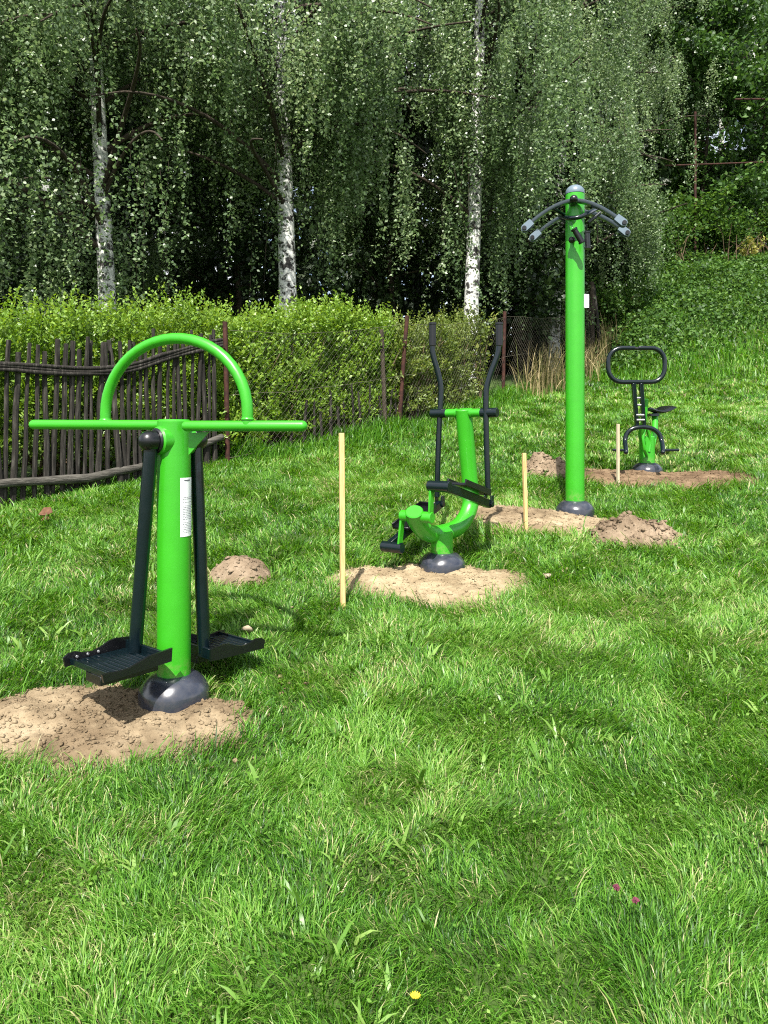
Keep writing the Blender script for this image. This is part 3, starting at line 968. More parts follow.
# leafy ground cover on the bank
q = np.random.default_rng(91)
n = 72000
X = q.uniform(3.8, 14, n); Y = q.uniform(13.2, 20.5, n)
w = sm((Y - 13.5 - .34 * np.maximum(X - 5.6, 0)) / 1.6) * sm((X - 4.0 - .0 * Y) / .8)
keep = q.random(n) < w * np.clip(1.6 * fbm(X / .6, Y / .6, 93, 3), 0, 1); X, Y = X[keep], Y[keep]; n = len(X)
hh = (.10 + .50 * fbm(X / .5, Y / .5, 97, 3)) * q.random(n) ** .5
c = np.stack([X, Y, G(X, Y) + hh], -1)
lv = leaves(c, rvec(n, q) + np.array([0, -.3, -.1]), rvec(n, q) * .55 + np.array([0, -.25, .8]), .05 + .06 * q.random(n), .04 + .04 * q.random(n), q.random(n))
tag(link('bank_undergrowth', mesh_np('bank_undergrowth', lv[0], lv[1], rnd=lv[2]), M['bramble_leaf']), 'leafy green undergrowth covering the bank', 'undergrowth', kind='stuff')
n = 26000
X = q.uniform(4.0, 15, n); Y = q.uniform(13.0, 20.5, n)
push(blades(X, Y, (.08 + .2 * q.random(n)), .016 + .01 * q.random(n), q.random(n) * 6.28, np.clip(q.normal(.55, .25, n), .05, 1), np.clip(q.normal(.36, .2, n), 0, .85), 2))
flush('bank_grass', M['grass'], label='long grass growing on the bank', cat='grass', kind='stuff')


# ------------------------------------------------------------------ fences
def fence_pt(t):
    k = min(int(t), len(FENCE) - 2); f = t - k; a, b = FENCE[k], FENCE[k + 1]
    return Vector((a[0] + (b[0] - a[0]) * f, a[1] + (b[1] - a[1]) * f, 0))


def picket_fence(pts, tops, rnd, label, name='picket_fence', thick=(.016, .026), rails=True):
    root = thing(name, (pts[0].x, pts[0].y, g(pts[0].x, pts[0].y)), label, 'fence')
    for p, h in zip(pts, tops):
        z = g(p.x, p.y); r0 = rnd.uniform(*thick); mb = MB()
        lx, ly = rnd.gauss(0, .018), rnd.gauss(0, .012)
        n = 6; ps = []; rs = []
        for i in range(n):
            t = i / (n - 1)
            ps.append(Vector((p.x + lx * (t * 2 - 1) + rnd.gauss(0, .004), p.y + ly * (t * 2 - 1) + rnd.gauss(0, .004), z - .06 + (h + .06) * t)))
            rs.append(r0 * (1.05 - .25 * t) * rnd.uniform(.9, 1.1))
        mb.tube(ps, rs, 7, 2)
        mb.build('picket', M['picket'], root, sharp=30)
    return root


rf = random.Random(4)
pts, tops = [], []
a, b = Vector((-4.6, 3.9, 0)), Vector((-1.60, 7.02, 0)); L = (b - a).length; s = 0
while s < L:
    p = a.lerp(b, s / L); pts.append(p); tops.append(1.235 + rf.gauss(0, .028)); s += rf.uniform(.052, .078)
pf = picket_fence(pts, tops, rf, 'weathered dark picket fence of rough stakes with two log rails')


def rail(prof, rad, name, back=-.035, k=1, mat_='rail'):
    mb = MB()
    for j in range(k):
        ps, rs = [], []
        for i in range(22):
            t = i / 21; p = a.lerp(b, -.02 + 1.03 * t)
            n_ = Vector(((b - a).y, -(b - a).x, 0)).normalized()
            z = g(p.x, p.y) + np.interp(t, [q_[0] for q_ in prof], [q_[1] for q_ in prof])
            dz = (j - (k - 1) / 2) * rad * 1.5
            ps.append(Vector((p.x, p.y, z + dz + rf.gauss(0, .005))) + n_ * (-back + rf.gauss(0, .004)))
            rs.append(rad * rf.uniform(.82, 1.15))
        mb.tube(ps, rs, 9, 3, 'round')
    return mb.build(name, M[mat_], pf, sharp=60)


rail([(0, 1.12), (.556, 1.097), (.68, 1.0), (.78, .987), (.86, 1.067), (1, 1.16)], .017, 'rail', k=3, mat_='picket')
rail([(0, .3), (.556, .2), (.7, .12), (.833, .14), (.93, .19), (1, .26)], .036, 'rail')

# remains of an older fence inside the hedge
pts = [Vector((-.95 + .085 * i, 7.78 + .092 * i, 0)) + Vector((rf.gauss(0, .015), .0, 0)) for i in range(17)]
picket_fence(pts, [rf.uniform(.35, .62) for _ in pts], rf, 'short grey remains of an old picket fence at the foot of the hedge', thick=(.012, .019))

wf = thing('wire_fence', (-1.5, 7.1, g(-1.5, 7.1)), 'sagging chain link wire fence on rusty posts beside the hedge', 'fence')


def post(x, y, top, r, m, lean=(0, 0), name='post'):
    z = g(x, y); mb = MB(); mb.tube([(x, y, z - .15), (x + lean[0] * .5, y + lean[1] * .5, z + top * .5), (x + lean[0], y + lean[1], z + top)], r, 10, 2)
    return mb.build(name, M[m], wf)


post(-1.50, 7.12, 1.36, .024, 'rust', (-.03, 0))
post(.02, 8.72, 1.22, .026, 'bark', (-.05, 0))
post(.17, 8.92, 1.38, .026, 'rust', (.11, 0))
post(1.84, 11.46, 1.36, .028, 'rust', (.03, 0))
post(4.28, 15.2, 1.75, .055, 'bark', (-.02, 0))
post(4.52, 15.35, 1.55, .04, 'picket', (-.18, 0))
wm = MB()
segs = [((-1.50, 7.10), (.20, 8.92)), ((.20, 8.92), (1.85, 11.46)), ((1.85, 11.46), (4.3, 15.2))]
for (p0, p1) in segs:
    p0 = Vector((*p0, 0)); p1 = Vector((*p1, 0)); L = (p1 - p0).length; d = (p1 - p0) / L; H = 1.24
    nrm = Vector((d.y, -d.x, 0))

    def at(s, h, p0=p0, d=d, nrm=nrm, L=L):
        p = p0 + d * s + nrm * .03
        return Vector((p.x, p.y, g(p.x, p.y) + .04 + h * (1 - .05 * math.sin(PI * max(0, min(1, s / L))))))
    step = .075
    s = -H
    while s < L:
        for sg in (1, -1):
            s0, s1, h0, h1 = (s, s + H, 0, H) if sg == 1 else (s + H, s, 0, H)
            e0, e1 = s0, s1
            pts = []
            for i in range(5):
                t = i / 4; ss = e0 + (e1 - e0) * t; hh = h0 + (h1 - h0) * t
                if 0 <= ss <= L: pts.append(at(ss, hh))
            if len(pts) > 1: wm.ring_tube(pts, [.0007] * len(pts), 3)
        s += step
    for hh in (0.02, H * .5, H): wm.ring_tube([at(L * i / 12, hh) for i in range(13)], [.002] * 13, 4)
wm.build('wire_mesh', M['wire'], wf, smooth=False)

# rusty pipe frame at the top of the bank
fr = thing('rusty_frame', gl(7.95, 18.9), 'rusty metal pipe frame standing at the top of the bank', 'frame')
pz = g(7.95, 18.9)
MB().tube([(7.95, 18.9, pz - .2), (7.95, 18.9, P(695, 112, 18.9).z)], .032, 10).build('post', M['rust'], fr)
z1 = P(0, 160, 18.9).z; z2 = P(0, 98, 18.9).z
MB().tube([(7.2, 18.97, z1 - .12), (12.5, 19.05, z1 + .1)], .02, 8).build('rail', M['rust'], fr)
MB().tube([(9.0, 18.97, z2), (12.5, 19.05, z2 + .06)], .025, 8).build('rail', M['rust'], fr)
MB().tube([(11.9, 19.13, g(11.9, 19.1) - .2), (11.9, 19.13, z2 + .2)], .045, 10).build('post', M['rust'], fr)


# ------------------------------------------------------------------ wooden marker stakes
def stake(x, ytop, ybot, Y, w, label, m, lean=0):
    b_ = P(x, ybot, Y); t_ = P(x + lean, ytop, Y); zg = g(b_.x, b_.y)
    b_.z = zg - .1
    mb = MB(); c = (b_ + t_) / 2; hz = (t_ - b_) / 2; ax = Vector((math.cos(.3), math.sin(.3), 0)) * w; ay = Vector((-math.sin(.3), math.cos(.3), 0)) * w
    mb.obox(c, ax, ay, hz, .12)
    o = mb.build('stake', M[m])
    me_ = o.data
    org = Vector((b_.x, b_.y, zg))
    for v in me_.vertices: v.co -= org
    o.location = org
    return tag(o, label, 'stake', 'wooden marker stakes')


stake(343, 433, 607, 3.90, .0125, 'tall pale wooden stake in grass left of the elliptical trainer', 'stake', -1.5)
stake(526.5, 453, 526, 5.22, .012, 'short leaning wooden stake left of the tall pole', 'stake', -2.5)
stake(618, 424, 485, 6.36, .011, 'greyish wooden stake in front of the far rider trainer', 'stake_grey', 0)

# ------------------------------------------------------------------ exercise machines
UP = Vector((0, 0, 1))


def dome(c, root, R=.138, h=.066, seed=0):
    def mod(a, r, z):
        k = math.cos(4 * a + seed) * .5 + .5
        f = z / h
        return r * (1 + .012 * math.cos(4 * a + seed) * (1 - f)), z * (1 - .07 * k * (r / R))
    prof = [(R * 1.0, -.05), (R * 1.0, 0)]
    for i in range(1, 11):
        t = i / 10
        prof.append((R * (1 - .5 * t ** 1.25), h * (1 - (1 - t) ** 1.75)))
    return MB().lathe(c, prof, 48, mod).build('base_cover', M['dome'], root, sharp=60)


def curved_label(root, c, R, a0, a1, z0, z1, lines=True, name='label'):
    """sticker wrapped on a post; angle 0 faces the camera (-Y), positive to +X"""
    def pt(an, z, r): return Vector((c.x + r * math.sin(an), c.y - r * math.cos(an), z))
    mb = MB(); n = 10; vs = []; fs = []
    for i in range(n + 1):
        an = a0 + (a1 - a0) * i / n
        for (r, z) in ((R + .0004, z0), (R + .0012, z0), (R + .0012, z1), (R + .0004, z1)): vs.append(pt(an, z, r))
    for i in range(n):
        for k in range(4): fs.append([i * 4 + k, i * 4 + (k + 1) % 4, (i + 1) * 4 + (k + 1) % 4, (i + 1) * 4 + k])
    fs += [[0, 1, 2, 3], [n * 4 + k for k in (3, 2, 1, 0)]]
    mb.add(vs, fs); lab = mb.build(name, M['white_label'], root)
    if lines:
        H = z1 - z0; tx = MB(); r_ = random.Random(2)

        def bar(f0, f1, z, h):
            vs = []; fs = []
            for i in range(5):
                an = a0 + (a1 - a0) * (f0 + (f1 - f0) * i / 4)
                vs += [pt(an, z, R + .0018), pt(an, z + h, R + .0018)]
            for i in range(4): fs.append([2 * i, 2 * i + 2, 2 * i + 3, 2 * i + 1])
            tx.add(vs, fs)
        bar(.22, .70, z1 - .055 * H, .012 * H + .002)
        z = z1 - .28 * H
        while z > z0 + .05 * H:
            if r_.random() < .86:
                f = .12
                while f < .85:
                    l = r_.uniform(.05, .16); bar(f, min(f + l, .9), z, .0017); f += l + .03
            z -= .0068
        tx.build('printed_text', M['ink'], lab)
    return lab


# --- 1: pendulum swing trainer
Y1 = 3.05
p1 = Vector((P(174, 0, Y1).x, Y1, 0)); p1.z = BASES[0][2] + .012
t1 = thing('swing_trainer', p1, 'green swing trainer with arched handle and two hanging foot plates, nearest the camera', 'exercise machine', 'green outdoor exercise machines')
R1 = .068
top1 = P(0, 419.5, Y1).z
dome(Vector((p1.x, p1.y, p1.z - .004)), t1, .142, .070, .6)
MB().tube([(p1.x, p1.y, p1.z - .02), (p1.x, p1.y, top1)], R1, 40).build('post', M['green'], t1)
curved_label(t1, p1, R1, math.radians(37), math.radians(100), P(0, 537, Y1 - .05).z, P(0, 478, Y1 - .05).z)
zb = P(0, 425, Y1).z
hb = MB()
BLe, BLi = P(34, 424.5, 3.23), Vector((p1.x - .03, p1.y + .02, zb))
BRi, BRe = P(187, 426, 2.955), P(302, 426, 2.86)
hb.tube([BLi, BLe], .021, 18, caps=('flat', 'round')); ob = hb.build('handlebar', M['green'], t1)
MB().tube([BRi, BRe], .0215, 18, caps='round').build('handlebar', M['green'], t1)
fl = P(105.5, 420, 3.168); fl.z = zb; fr_ = P(247.5, 420, 2.905); fr_.z = zb
mid = (fl + fr_) / 2; e = (fr_ - fl) / 2
ap = [fl - UP * .0, fl + UP * .03]
for i in range(25):
    an = PI - PI * i / 24; ap.append(mid + e * math.cos(an) + UP * (.05 + .305 * math.sin(an)))
ap += [fr_ + UP * .03, fr_]
MB().tube(ap, .0225, 18).build('arch_handle', M['green'], t1)
for (q1, q2, q3, Yg) in (((189, 433), (209, 432), (189, 455), 3.0), ((158, 432), (142, 432), (158, 447), 3.1)):
    A, B, D = P(*q1, Yg), P(*q2, Yg - .02), P(*q3, Yg)
    nn = (B - A).cross(D - A).normalized() * .004
    MB().prism([A - nn, B - nn, D - nn], nn * 2).build('gusset', M['green'], t1)
for e_ in (fl, fr_):
    MB().tube([e_ + UP * .017, e_ + UP * .022, e_ + UP * .030], [.026, .0262, .0232], 18).build('weld_seam', M['green'], t1)
wd_ = (BLe - BLi).normalized(); w0 = Vector((p1.x, p1.y + .02, zb)) + wd_ * .066
MB().tube([w0, w0 + wd_ * .006, w0 + wd_ * .013], [.0245, .0245, .0215], 18).build('weld_seam', M['green'], t1)
U = Vector((.64, .77, 0)).normalized(); W = Vector((U.y, -U.x, 0))
zp = P(0, 441, 2.95).z


def swing(sg, foot_v, foot_z):
    u = U * sg; w = W * sg; ax0 = Vector((p1.x, p1.y, zp))
    MB().tube([ax0 - u * .03, ax0 - u * .082], .058, 28).build('pivot_hub', M['green'], t1)
    MB().tube([ax0 - u * .078, ax0 - u * .092], .052, 28).tube([ax0 - u * .088, ax0 - u * .118], .041, 24, caps=('flat', 'round')).build('pivot', M['plastic'], t1)
    top = ax0 - u * .108 - UP * .025
    pc = Vector((p1.x, p1.y, foot_z)) - u * .236 + w * (foot_v + .045)          # plate centre on the tray floor
    ft = pc + u * .100 - w * .045
    MB().tube([top, ft], .0275, 24).build('swing_arm', M['dark'], t1)
    tray = MB(); hu, hw = .125, .135
    tray.obox(pc - UP * .006, u * hu, w * hw, UP * .006, .2)
    tray.obox(pc + u * (hu - .006) + UP * .012, u * .006, w * (hw + .006), UP * .02, .2)
    tray.obox(pc - u * (hu - .004) + UP * .004, u * .005, w * hw, UP * .008, .2)
    for k in range(9):
        tray.obox(pc + u * (-.098 + .0235 * k) + UP * .0012, u * .004, w * (hw - .016), UP * .003, .3)
    fp = tray.build('foot_plate', M['dark'], t1)
    for sd in (1, -1):
        pr = []
        prof = [(-.15, .018), (-.13, .030), (-.10, .033), (-.07, .022), (-.03, .017), (.01, .028), (.04, .042), (.07, .047), (.11, .043), (.14, .040)] if sd < 0 else \
               [(-.150, .012), (-.12, .013), (-.08, .009), (-.04, .010), (.0, .022), (.04, .035), (.08, .038), (.11, .041), (.146, .044)]
        poly = [(-.143, -.018), (.142, -.008)] + prof[::-1]
        pts_ = [pc + u * a_ + w * (sd * (hw + .001)) + UP * z_ for (a_, z_) in poly]
        MB().prism(pts_, w * (sd * .011)).build('side_lip', M['plastic'], fp)
    for k in range(3):
        c_ = pc - u * (.10 - .045 * k) - w * (hw - .002) + UP * .014
        MB().tube([c_, c_ + w * .006], .0055, 8).build('bolt', M['steel'], fp)
    sb = MB(); sb.obox(pc - u * .002 + w * .035 - UP * .031, u * .122, w * .055, UP * .018, .12)
    sb.build('plate_support', M['plastic'], fp)
    return pc


swing(1, -.07, P(0, 657, 2.93).z)
swing(-1, -.02, P(0, 648, 3.2).z - .002)

# --- 2: elliptical trainer
Y2 = 4.60
p2 = Vector((P(442, 0, Y2).x, Y2, 0)); p2.z = BASES[1][2] + .01
t2 = thing('elliptical_trainer', p2, 'green elliptical trainer with two dark bent handles and cranked pedals', 'exercise machine', 'green outdoor exercise machines')
dome(Vector((p2.x, p2.y, p2.z - .002)), t2, .144, .068, 1.7)
zj = P(0, 531, Y2).z
MB().tube([(p2.x, p2.y, p2.z), (p2.x, p2.y, zj)], .068, 32).build('base_post', M['green'], t2)
J = [P(414, 511, 4.37), P(417, 522, 4.43), P(428, 533, 4.53), P(443, 533, 4.66), P(459, 526, 4.80), P(469, 510, 4.89), P(470.5, 492, 4.91), P(467.5, 455, 4.89), P(463.5, 409, 4.85)]
MB().tube(J, .054, 28, 8).build('bent_frame_tube', M['green'], t2)
A2 = Vector((.57, .82, 0)).normalized(); S2 = Vector((A2.y, -A2.x, 0))
cb = P(463.5, 413, 4.85)
MB().tube([cb - S2 * .13, cb + S2 * .13], .027, 20).build('crossbar', M['green'], t2)
for sg in (-1, 1):
    MB().tube([cb + S2 * sg * .050, cb + S2 * sg * .060, cb + S2 * sg * .066], [.0315, .031, .0275], 20).build('weld_seam', M['green'], t2)
    MB().tube([cb + S2 * sg * .128, cb + S2 * sg * .245], .031, 20).build('pivot_sleeve', M['dark'], t2)
hl = cb - S2 * .19; hr = cb + S2 * .19


def hand(pix, Yd, gx):
    pts_ = [P(x, y, Yd) for (x, y) in pix]
    h_ = MB().tube(pts_, .0185, 16, 5).build('handle_arm', M['dark'], t2)
    MB().tube([P(gx, 346, Yd), P(gx, 323.5, Yd)], .0245, 16).tube([P(gx, 325, Yd), P(gx, 322.5, Yd)], .028, 16).build('grip', M['plastic'], h_)


hand([(437, 497), (438, 460), (439.5, 420), (441, 396), (440.5, 384), (437.5, 371), (433.3, 356), (432.4, 345), (432.5, 325)], hl.y, 432.5)
hand([(488, 494), (487, 460), (486, 420), (486, 398), (487, 386), (491, 372), (497, 356), (498.6, 345), (499, 324)], hr.y, 499)
cc = P(414.5, 516.5, 4.41)
MB().tube([cc - S2 * .095, cc + S2 * .125], .034, 18).build('crank_axle', M['green'], t2)
cl_ = cc - S2 * .085; cr_ = cc + S2 * .112
eL = P(399.5, 548, cl_.y); eR = P(431.5, 486, cr_.y)
for (c0, c1) in ((cl_, eL), (cr_, eR)):
    dd = (c1 - c0); 
    MB().obox((c0 + c1) / 2, dd / 2 + dd.normalized() * .02, S2 * .007, dd.cross(S2).normalized() * .021, .3).build('crank', M['green'], t2)
for (e0, sg, hb_) in ((eL, -1, P(440, 504, hl.y + .02)), (eR, 1, P(489, 504, hr.y))):
    MB().tube([e0 + S2 * sg * (-.02), e0 + S2 * sg * .125], .033, 18, caps='flat').build('crank_bearing', M['dark'], t2)
    s0 = e0 + S2 * sg * .085; d_ = hb_ - s0; dn = d_.normalized(); up_ = dn.cross(S2).normalized()
    if up_.z < 0: up_ = -up_
    pb = MB().obox((s0 + hb_) / 2, d_ / 2, S2 * .020, up_ * .026, .2).build('pedal_bar', M['dark'], t2)
    pp = s0 + d_ * .52 + up_ * .045 + S2 * sg * .0
    pd = MB(); pd.obox(pp, dn * .165, S2 * .062, up_ * .008, .3)
    pd.obox(pp + S2 * .060 + up_ * .012, dn * .165, S2 * .005, up_ * .018, .3); pd.obox(pp - S2 * .060 + up_ * .012, dn * .165, S2 * .005, up_ * .018, .3)
    pd.obox(pp + dn * .16 + up_ * .014, dn * .006, S2 * .062, up_ * .02, .3)
    pd.build('pedal', M['plastic'], t2)
    cv = MB(); cv.tube([hb_ - S2 * .028, hb_ + S2 * .03], .020, 14)
    for q_ in (-.025, .022): cv.obox(hb_ + S2 * q_ + UP * .022, Vector((A2.x, A2.y, 0)) * .018, S2 * .005, UP * .034, .3)
    cv.build('clevis', M['dark'], t2)

# --- 3: tall pull-down pole
Y3 = 5.67
p3 = Vector((P(575, 0, Y3).x, Y3, 0)); p3.z = BASES[2][2] + .01
t3 = thing('pull_down_trainer', p3, 'tall green pole with curved dark arms and hanging pull handles', 'exercise machine', 'green outdoor exercise machines')
dome(Vector((p3.x, p3.y, p3.z - .004)), t3, .144, .066, .2)
zt = P(0, 194, Y3).z
R3 = .0715
MB().tube([(p3.x, p3.y, p3.z), (p3.x, p3.y, zt)], R3, 36).build('post', M['green'], t3)
prof = [(R3 * .99, -.002), (R3 * 1.0, .008)] + [(R3 * math.cos(k / 8 * PI / 2 * .98), .01 + .058 * math.sin(k / 8 * PI / 2)) for k in range(9)]
MB().lathe((p3.x, p3.y, zt), prof, 32).build('post_cap', M['pale_metal'], t3)
MB().obox(P(586.6, 301, 5.64), Vector((.019, .006, 0)), Vector((-.0008, .0025, 0)), UP * .052, .2).build('label', M['white_label'], t3)
T3 = Vector((.98, -.2, 0)).normalized(); O3 = Vector((.2, .98, 0))


def arm(c, half, drop, zc, label=None):
    pts_ = []
    for i in range(17):
        s_ = -1 + 2 * i / 16; pts_.append(c + T3 * half * s_ + UP * (zc - c.z - drop * (abs(s_) ** 1.75)))
    mb = MB(); vs = []; fs = []
    for i, p in enumerate(pts_):
        tt = (pts_[min(i + 1, 16)] - pts_[max(i - 1, 0)]).normalized(); nz = T3.cross(O3); nn_ = O3.cross(tt).normalized()
        if nn_.z < 0: nn_ = -nn_
        for (a_, b__) in ((-.024, -.013), (.024, -.013), (.028, -.006), (.028, .008), (.020, .014), (-.020, .014), (-.028, .008), (-.028, -.006)):
            vs.append(p + O3 * a_ + nn_ * b__)
    for i in range(16):
        for k in range(8): fs.append([i * 8 + k, i * 8 + (k + 1) % 8, (i + 1) * 8 + (k + 1) % 8, (i + 1) * 8 + k])
    fs += [list(range(8)), [16 * 8 + k for k in range(8)]]
    mb.add(vs, fs); ao = mb.build('arm', M['arm'], t3)
    ends = []
    for sg in (-1, 1):
        i = 16 if sg > 0 else 0; p = pts_[i]; tt = (p - pts_[15 if sg > 0 else 1]).normalized(); nn_ = O3.cross(tt).normalized()
        if nn_.z < 0: nn_ = -nn_
        pl = MB()
        poly = []
        for k in range(9):
            an = -PI / 2 + PI * k / 8; poly.append(p + tt * (.014 + .027 * math.cos(an)) + nn_ * .027 * math.sin(an))
        poly += [p - tt * .055 + nn_ * .025, p - tt * .055 - nn_ * .025]
        pl.prism([v - O3 * .032 for v in poly], O3 * .006); pl.prism([v + O3 * .026 for v in poly], O3 * .006)
        e_ = pl.build('pulley_plate', M['pale_metal'], ao)
        pu = MB(); pu.tube([p + tt * .02 - O3 * .044, p + tt * .02 + O3 * .044], .017, 14); pu.tube([p + tt * .012 - O3 * .012, p + tt * .012 + O3 * .012], .023, 16)
        pu.build('pulley', M['plastic'], ao); ends.append(p)
    return ends


zA = P(0, 201, 5.57).z
eA = arm(Vector((1.425, 5.565, zA)), .348, .18, zA)
eB = arm(Vector((1.545, 5.86, zA + .0)), .348, .18, zA + .005)
MB().tube([Vector((1.425, 5.565, zA)) - O3 * .045, Vector((1.425, 5.565, zA)) + O3 * .06], .030, 18, caps='round').build('arm_bolt', M['plastic'], t3)
MB().tube([P(560, 216, 5.80), P(566, 217.5, 5.62), P(572, 218, 5.53), P(580, 217, 5.51), P(588, 213, 5.55), P(596, 209, 5.75)], .017, 12, 5).build('bow_brace', M['dark'], t3)
MB().tube([P(552, 208, 5.58), P(566, 216, 5.7)], .014, 10).build('strut', M['dark'], t3)
MB().tube([P(560, 217, 5.8), P(568, 224, 5.66)], .014, 10).build('strut', M['dark'], t3)
MB().tube([P(600, 213, 5.7), P(588, 223, 5.68)], .014, 10).build('strut', M['dark'], t3)


def chain(pts_, name='chain'):
    """thin chain of alternating small links along a polyline"""
    mb = MB(); pts_ = [Vector(p) for p in pts_]; k = 0
    for a_, b_ in zip(pts_[:-1], pts_[1:]):
        L_ = (b_ - a_).length; n_ = max(1, int(L_ / .02)); d_ = (b_ - a_).normalized()
        s1 = d_.cross(Vector((.3, .9, .2))).normalized(); s2 = d_.cross(s1)
        for i in range(n_):
            c_ = a_ + d_ * (L_ * (i + .5) / n_); s_ = s1 if k % 2 else s2; k += 1
            mb.loop_tube([c_ + d_ * .013 * math.cos(q_ / 8 * 2 * PI) + s_ * .0045 * math.sin(q_ / 8 * 2 * PI) for q_ in range(8)], .0014, 5)
    return mb.build(name, M['dark'], t3)


def sag(a_, b_, s_, n_=6):
    return [a_.lerp(b_, i / n_) - UP * s_ * 4 * (i / n_) * (1 - i / n_) for i in range(n_ + 1)]


hL0 = P(571, 221, 5.53); hR0 = P(586, 224, 5.6)
chain(sag(eA[0] - UP * .03, P(560, 220, 5.6), .02)); chain(sag(eB[0] - UP * .03, P(566, 222, 5.7), .02))
chain(sag(eA[1] - UP * .03, P(592, 214, 5.6), .035)); chain(sag(eB[1] - UP * .03, P(590, 218, 5.7), .04))
chain([hL0, P(572.5, 228, 5.52)]); chain([hR0, P(586, 233, 5.56)])
for (q1, q2, Yh) in (((574, 229), (582, 242.5), 5.50), ((587, 232), (587.5, 248.5), 5.56)):
    A, B = P(*q1, Yh), P(*q2, Yh); d_ = (B - A).normalized()
    mb = MB().tube([A, B], .021, 16)
    mb.tube([A - d_ * .004, A + d_ * .012], .025, 16); mb.tube([B - d_ * .012, B + d_ * .004], .025, 16)
    mb.build('pull_handle', M['plastic'], t3)
MB().ball(P(572, 240, 5.56), .026, 14).tube([P(572, 240, 5.56), P(573, 240, 5.62)], .016, 12).build('knob', M['plastic'], t3)

# --- 4: far rider trainer
Y4 = 7.05
p4 = Vector((P(647, 0, Y4).x, Y4, 0)); p4.z = BASES[3][2] + .01
t4 = thing('rider_trainer', p4, 'farthest green rider trainer with saddle, looped dark handlebar and foot rests', 'exercise machine', 'green outdoor exercise machines')
dome(Vector((p4.x, p4.y, p4.z)), t4, .144, .068, 1.1)
MB().tube([(p4.x, p4.y, p4.z), (p4.x, p4.y, P(0, 436, Y4).z)], .072, 30).build('base_post', M['green'], t4)
MB().tube([P(652, 446, 7.1), P(654.5, 432, 7.2), P(655, 418, 7.3), P(654, 413, 7.32)], .030, 16, 5).build('seat_post', M['green'], t4)
MB().tube([P(645, 446, 7.03), P(641, 436, 6.95), P(643, 425, 6.9), P(645, 408, 6.88), P(645.5, 399, 6.87)], .026, 16, 5).build('front_frame_tube', M['green'], t4)
MB().tube([P(647, 456, 6.97), P(644.5, 450, 6.93), P(643, 438, 6.92), P(646, 428, 6.95), P(650, 440, 6.99), P(649, 452, 6.98)], .015, 12, 5).build('link_arm', M['green'], t4)
sd_ = MB()
sa, sb_ = P(648, 411, 7.18), P(669, 409, 7.46)
axd = (sb_ - sa); nS = 10; lat = Vector((axd.y, -axd.x, 0)).normalized()
vs = []; fs = []
for i in range(nS + 1):
    t = i / nS; c_ = sa + axd * t; wd = .03 + .07 * sm(np.array((t - .25) / .5)).item(); wd *= (1 if t < .95 else .8) * (1 if t > .05 else .7)
    hgt = .02 * (1 if .05 < t < .95 else .6); sad = .018 * math.cos(t * 2 * PI)
    for k in range(12):
        an = 2 * PI * k / 12; vs.append(c_ + lat * wd * math.cos(an) + UP * (hgt * math.sin(an) + sad))
for i in range(nS):
    for k in range(12): fs.append([i * 12 + k, i * 12 + (k + 1) % 12, (i + 1) * 12 + (k + 1) % 12, (i + 1) * 12 + k])
fs += [list(range(12)), [nS * 12 + k for k in range(12)]]
sd_.add(vs, fs); sd_.build('saddle', M['plastic'], t4)
MB().obox(P(653, 415, 7.28), Vector((.045, 0, 0)), Vector((0, .05, 0)), UP * .014, .3).build('saddle_bracket', M['dark'], t4)
# rounded rectangular handlebar, split at the top
Yh = 6.72
cx_, cy_ = 636.5, 365.0; hw_, hh_, rc = 28.2, 17.0, 13.5
lp = []
for (sx, sy, a0) in ((1, -1, -90), (1, 1, 0), (-1, 1, 90), (-1, -1, 180)):
    for k in range(7):
        an = math.radians(a0 + 90 * k / 6); lp.append((cx_ + sx * (hw_ - rc) + rc * math.cos(an), cy_ + sy * (hh_ - rc) + rc * math.sin(an)))
path = [(cx_ + 3.2, cy_ - hh_)] + lp + [(cx_ - 3.2, cy_ - hh_)]
MB().tube([P(x, y, Yh) for (x, y) in path], .0205, 14, caps='round').build('handlebar', M['dark'], t4)
MB().tube([P(cx_ - 3.2, cy_ - hh_ + .5, Yh), P(cx_ + 3.2, cy_ - hh_ + .5, Yh)], .014, 12).build('handlebar_joint', M['plastic'], t4)
for (xa, xb) in ((633.5, 637), (641, 644)):
    A, B = P(xa, 383.5, Yh), P(xb, 428, 6.78); d_ = B - A
    MB().obox((A + B) / 2, d_ / 2, Vector((.016, 0, 0)), Vector((0, .022, 0)), .2).build('stem', M['dark'], t4)
for y in (398, 405, 415, 420):
    c_ = P(637.4 + (y - 384) * .085, y, 6.745)
    MB().tube([c_ - Vector((.036, 0, 0)), c_ + Vector((.036, 0, 0))], .011, 10).build('stem_crosspin', M['steel'], t4)
ua = [(626, 452), (625.5, 446), (625, 441), (626.5, 434.5), (631, 429.5), (638, 427.3), (645, 427.2), (653, 429), (659, 434), (661.5, 441), (662.5, 446), (662.8, 452)]
ft_ = MB().tube([P(x, y, 6.74 - .012 * max(0, y - 440)) for (x, y) in ua], .021, 14, 4, caps='round').build('foot_frame', M['dark'], t4)
for (xa, xb) in ((627, 612.5), (662, 679)):
    A, B = P(xa, 450.2, 6.62), P(xb, 450, 6.62)
    MB().tube([A, B], .0125, 12).build('foot_rest', M['dark'], ft_)


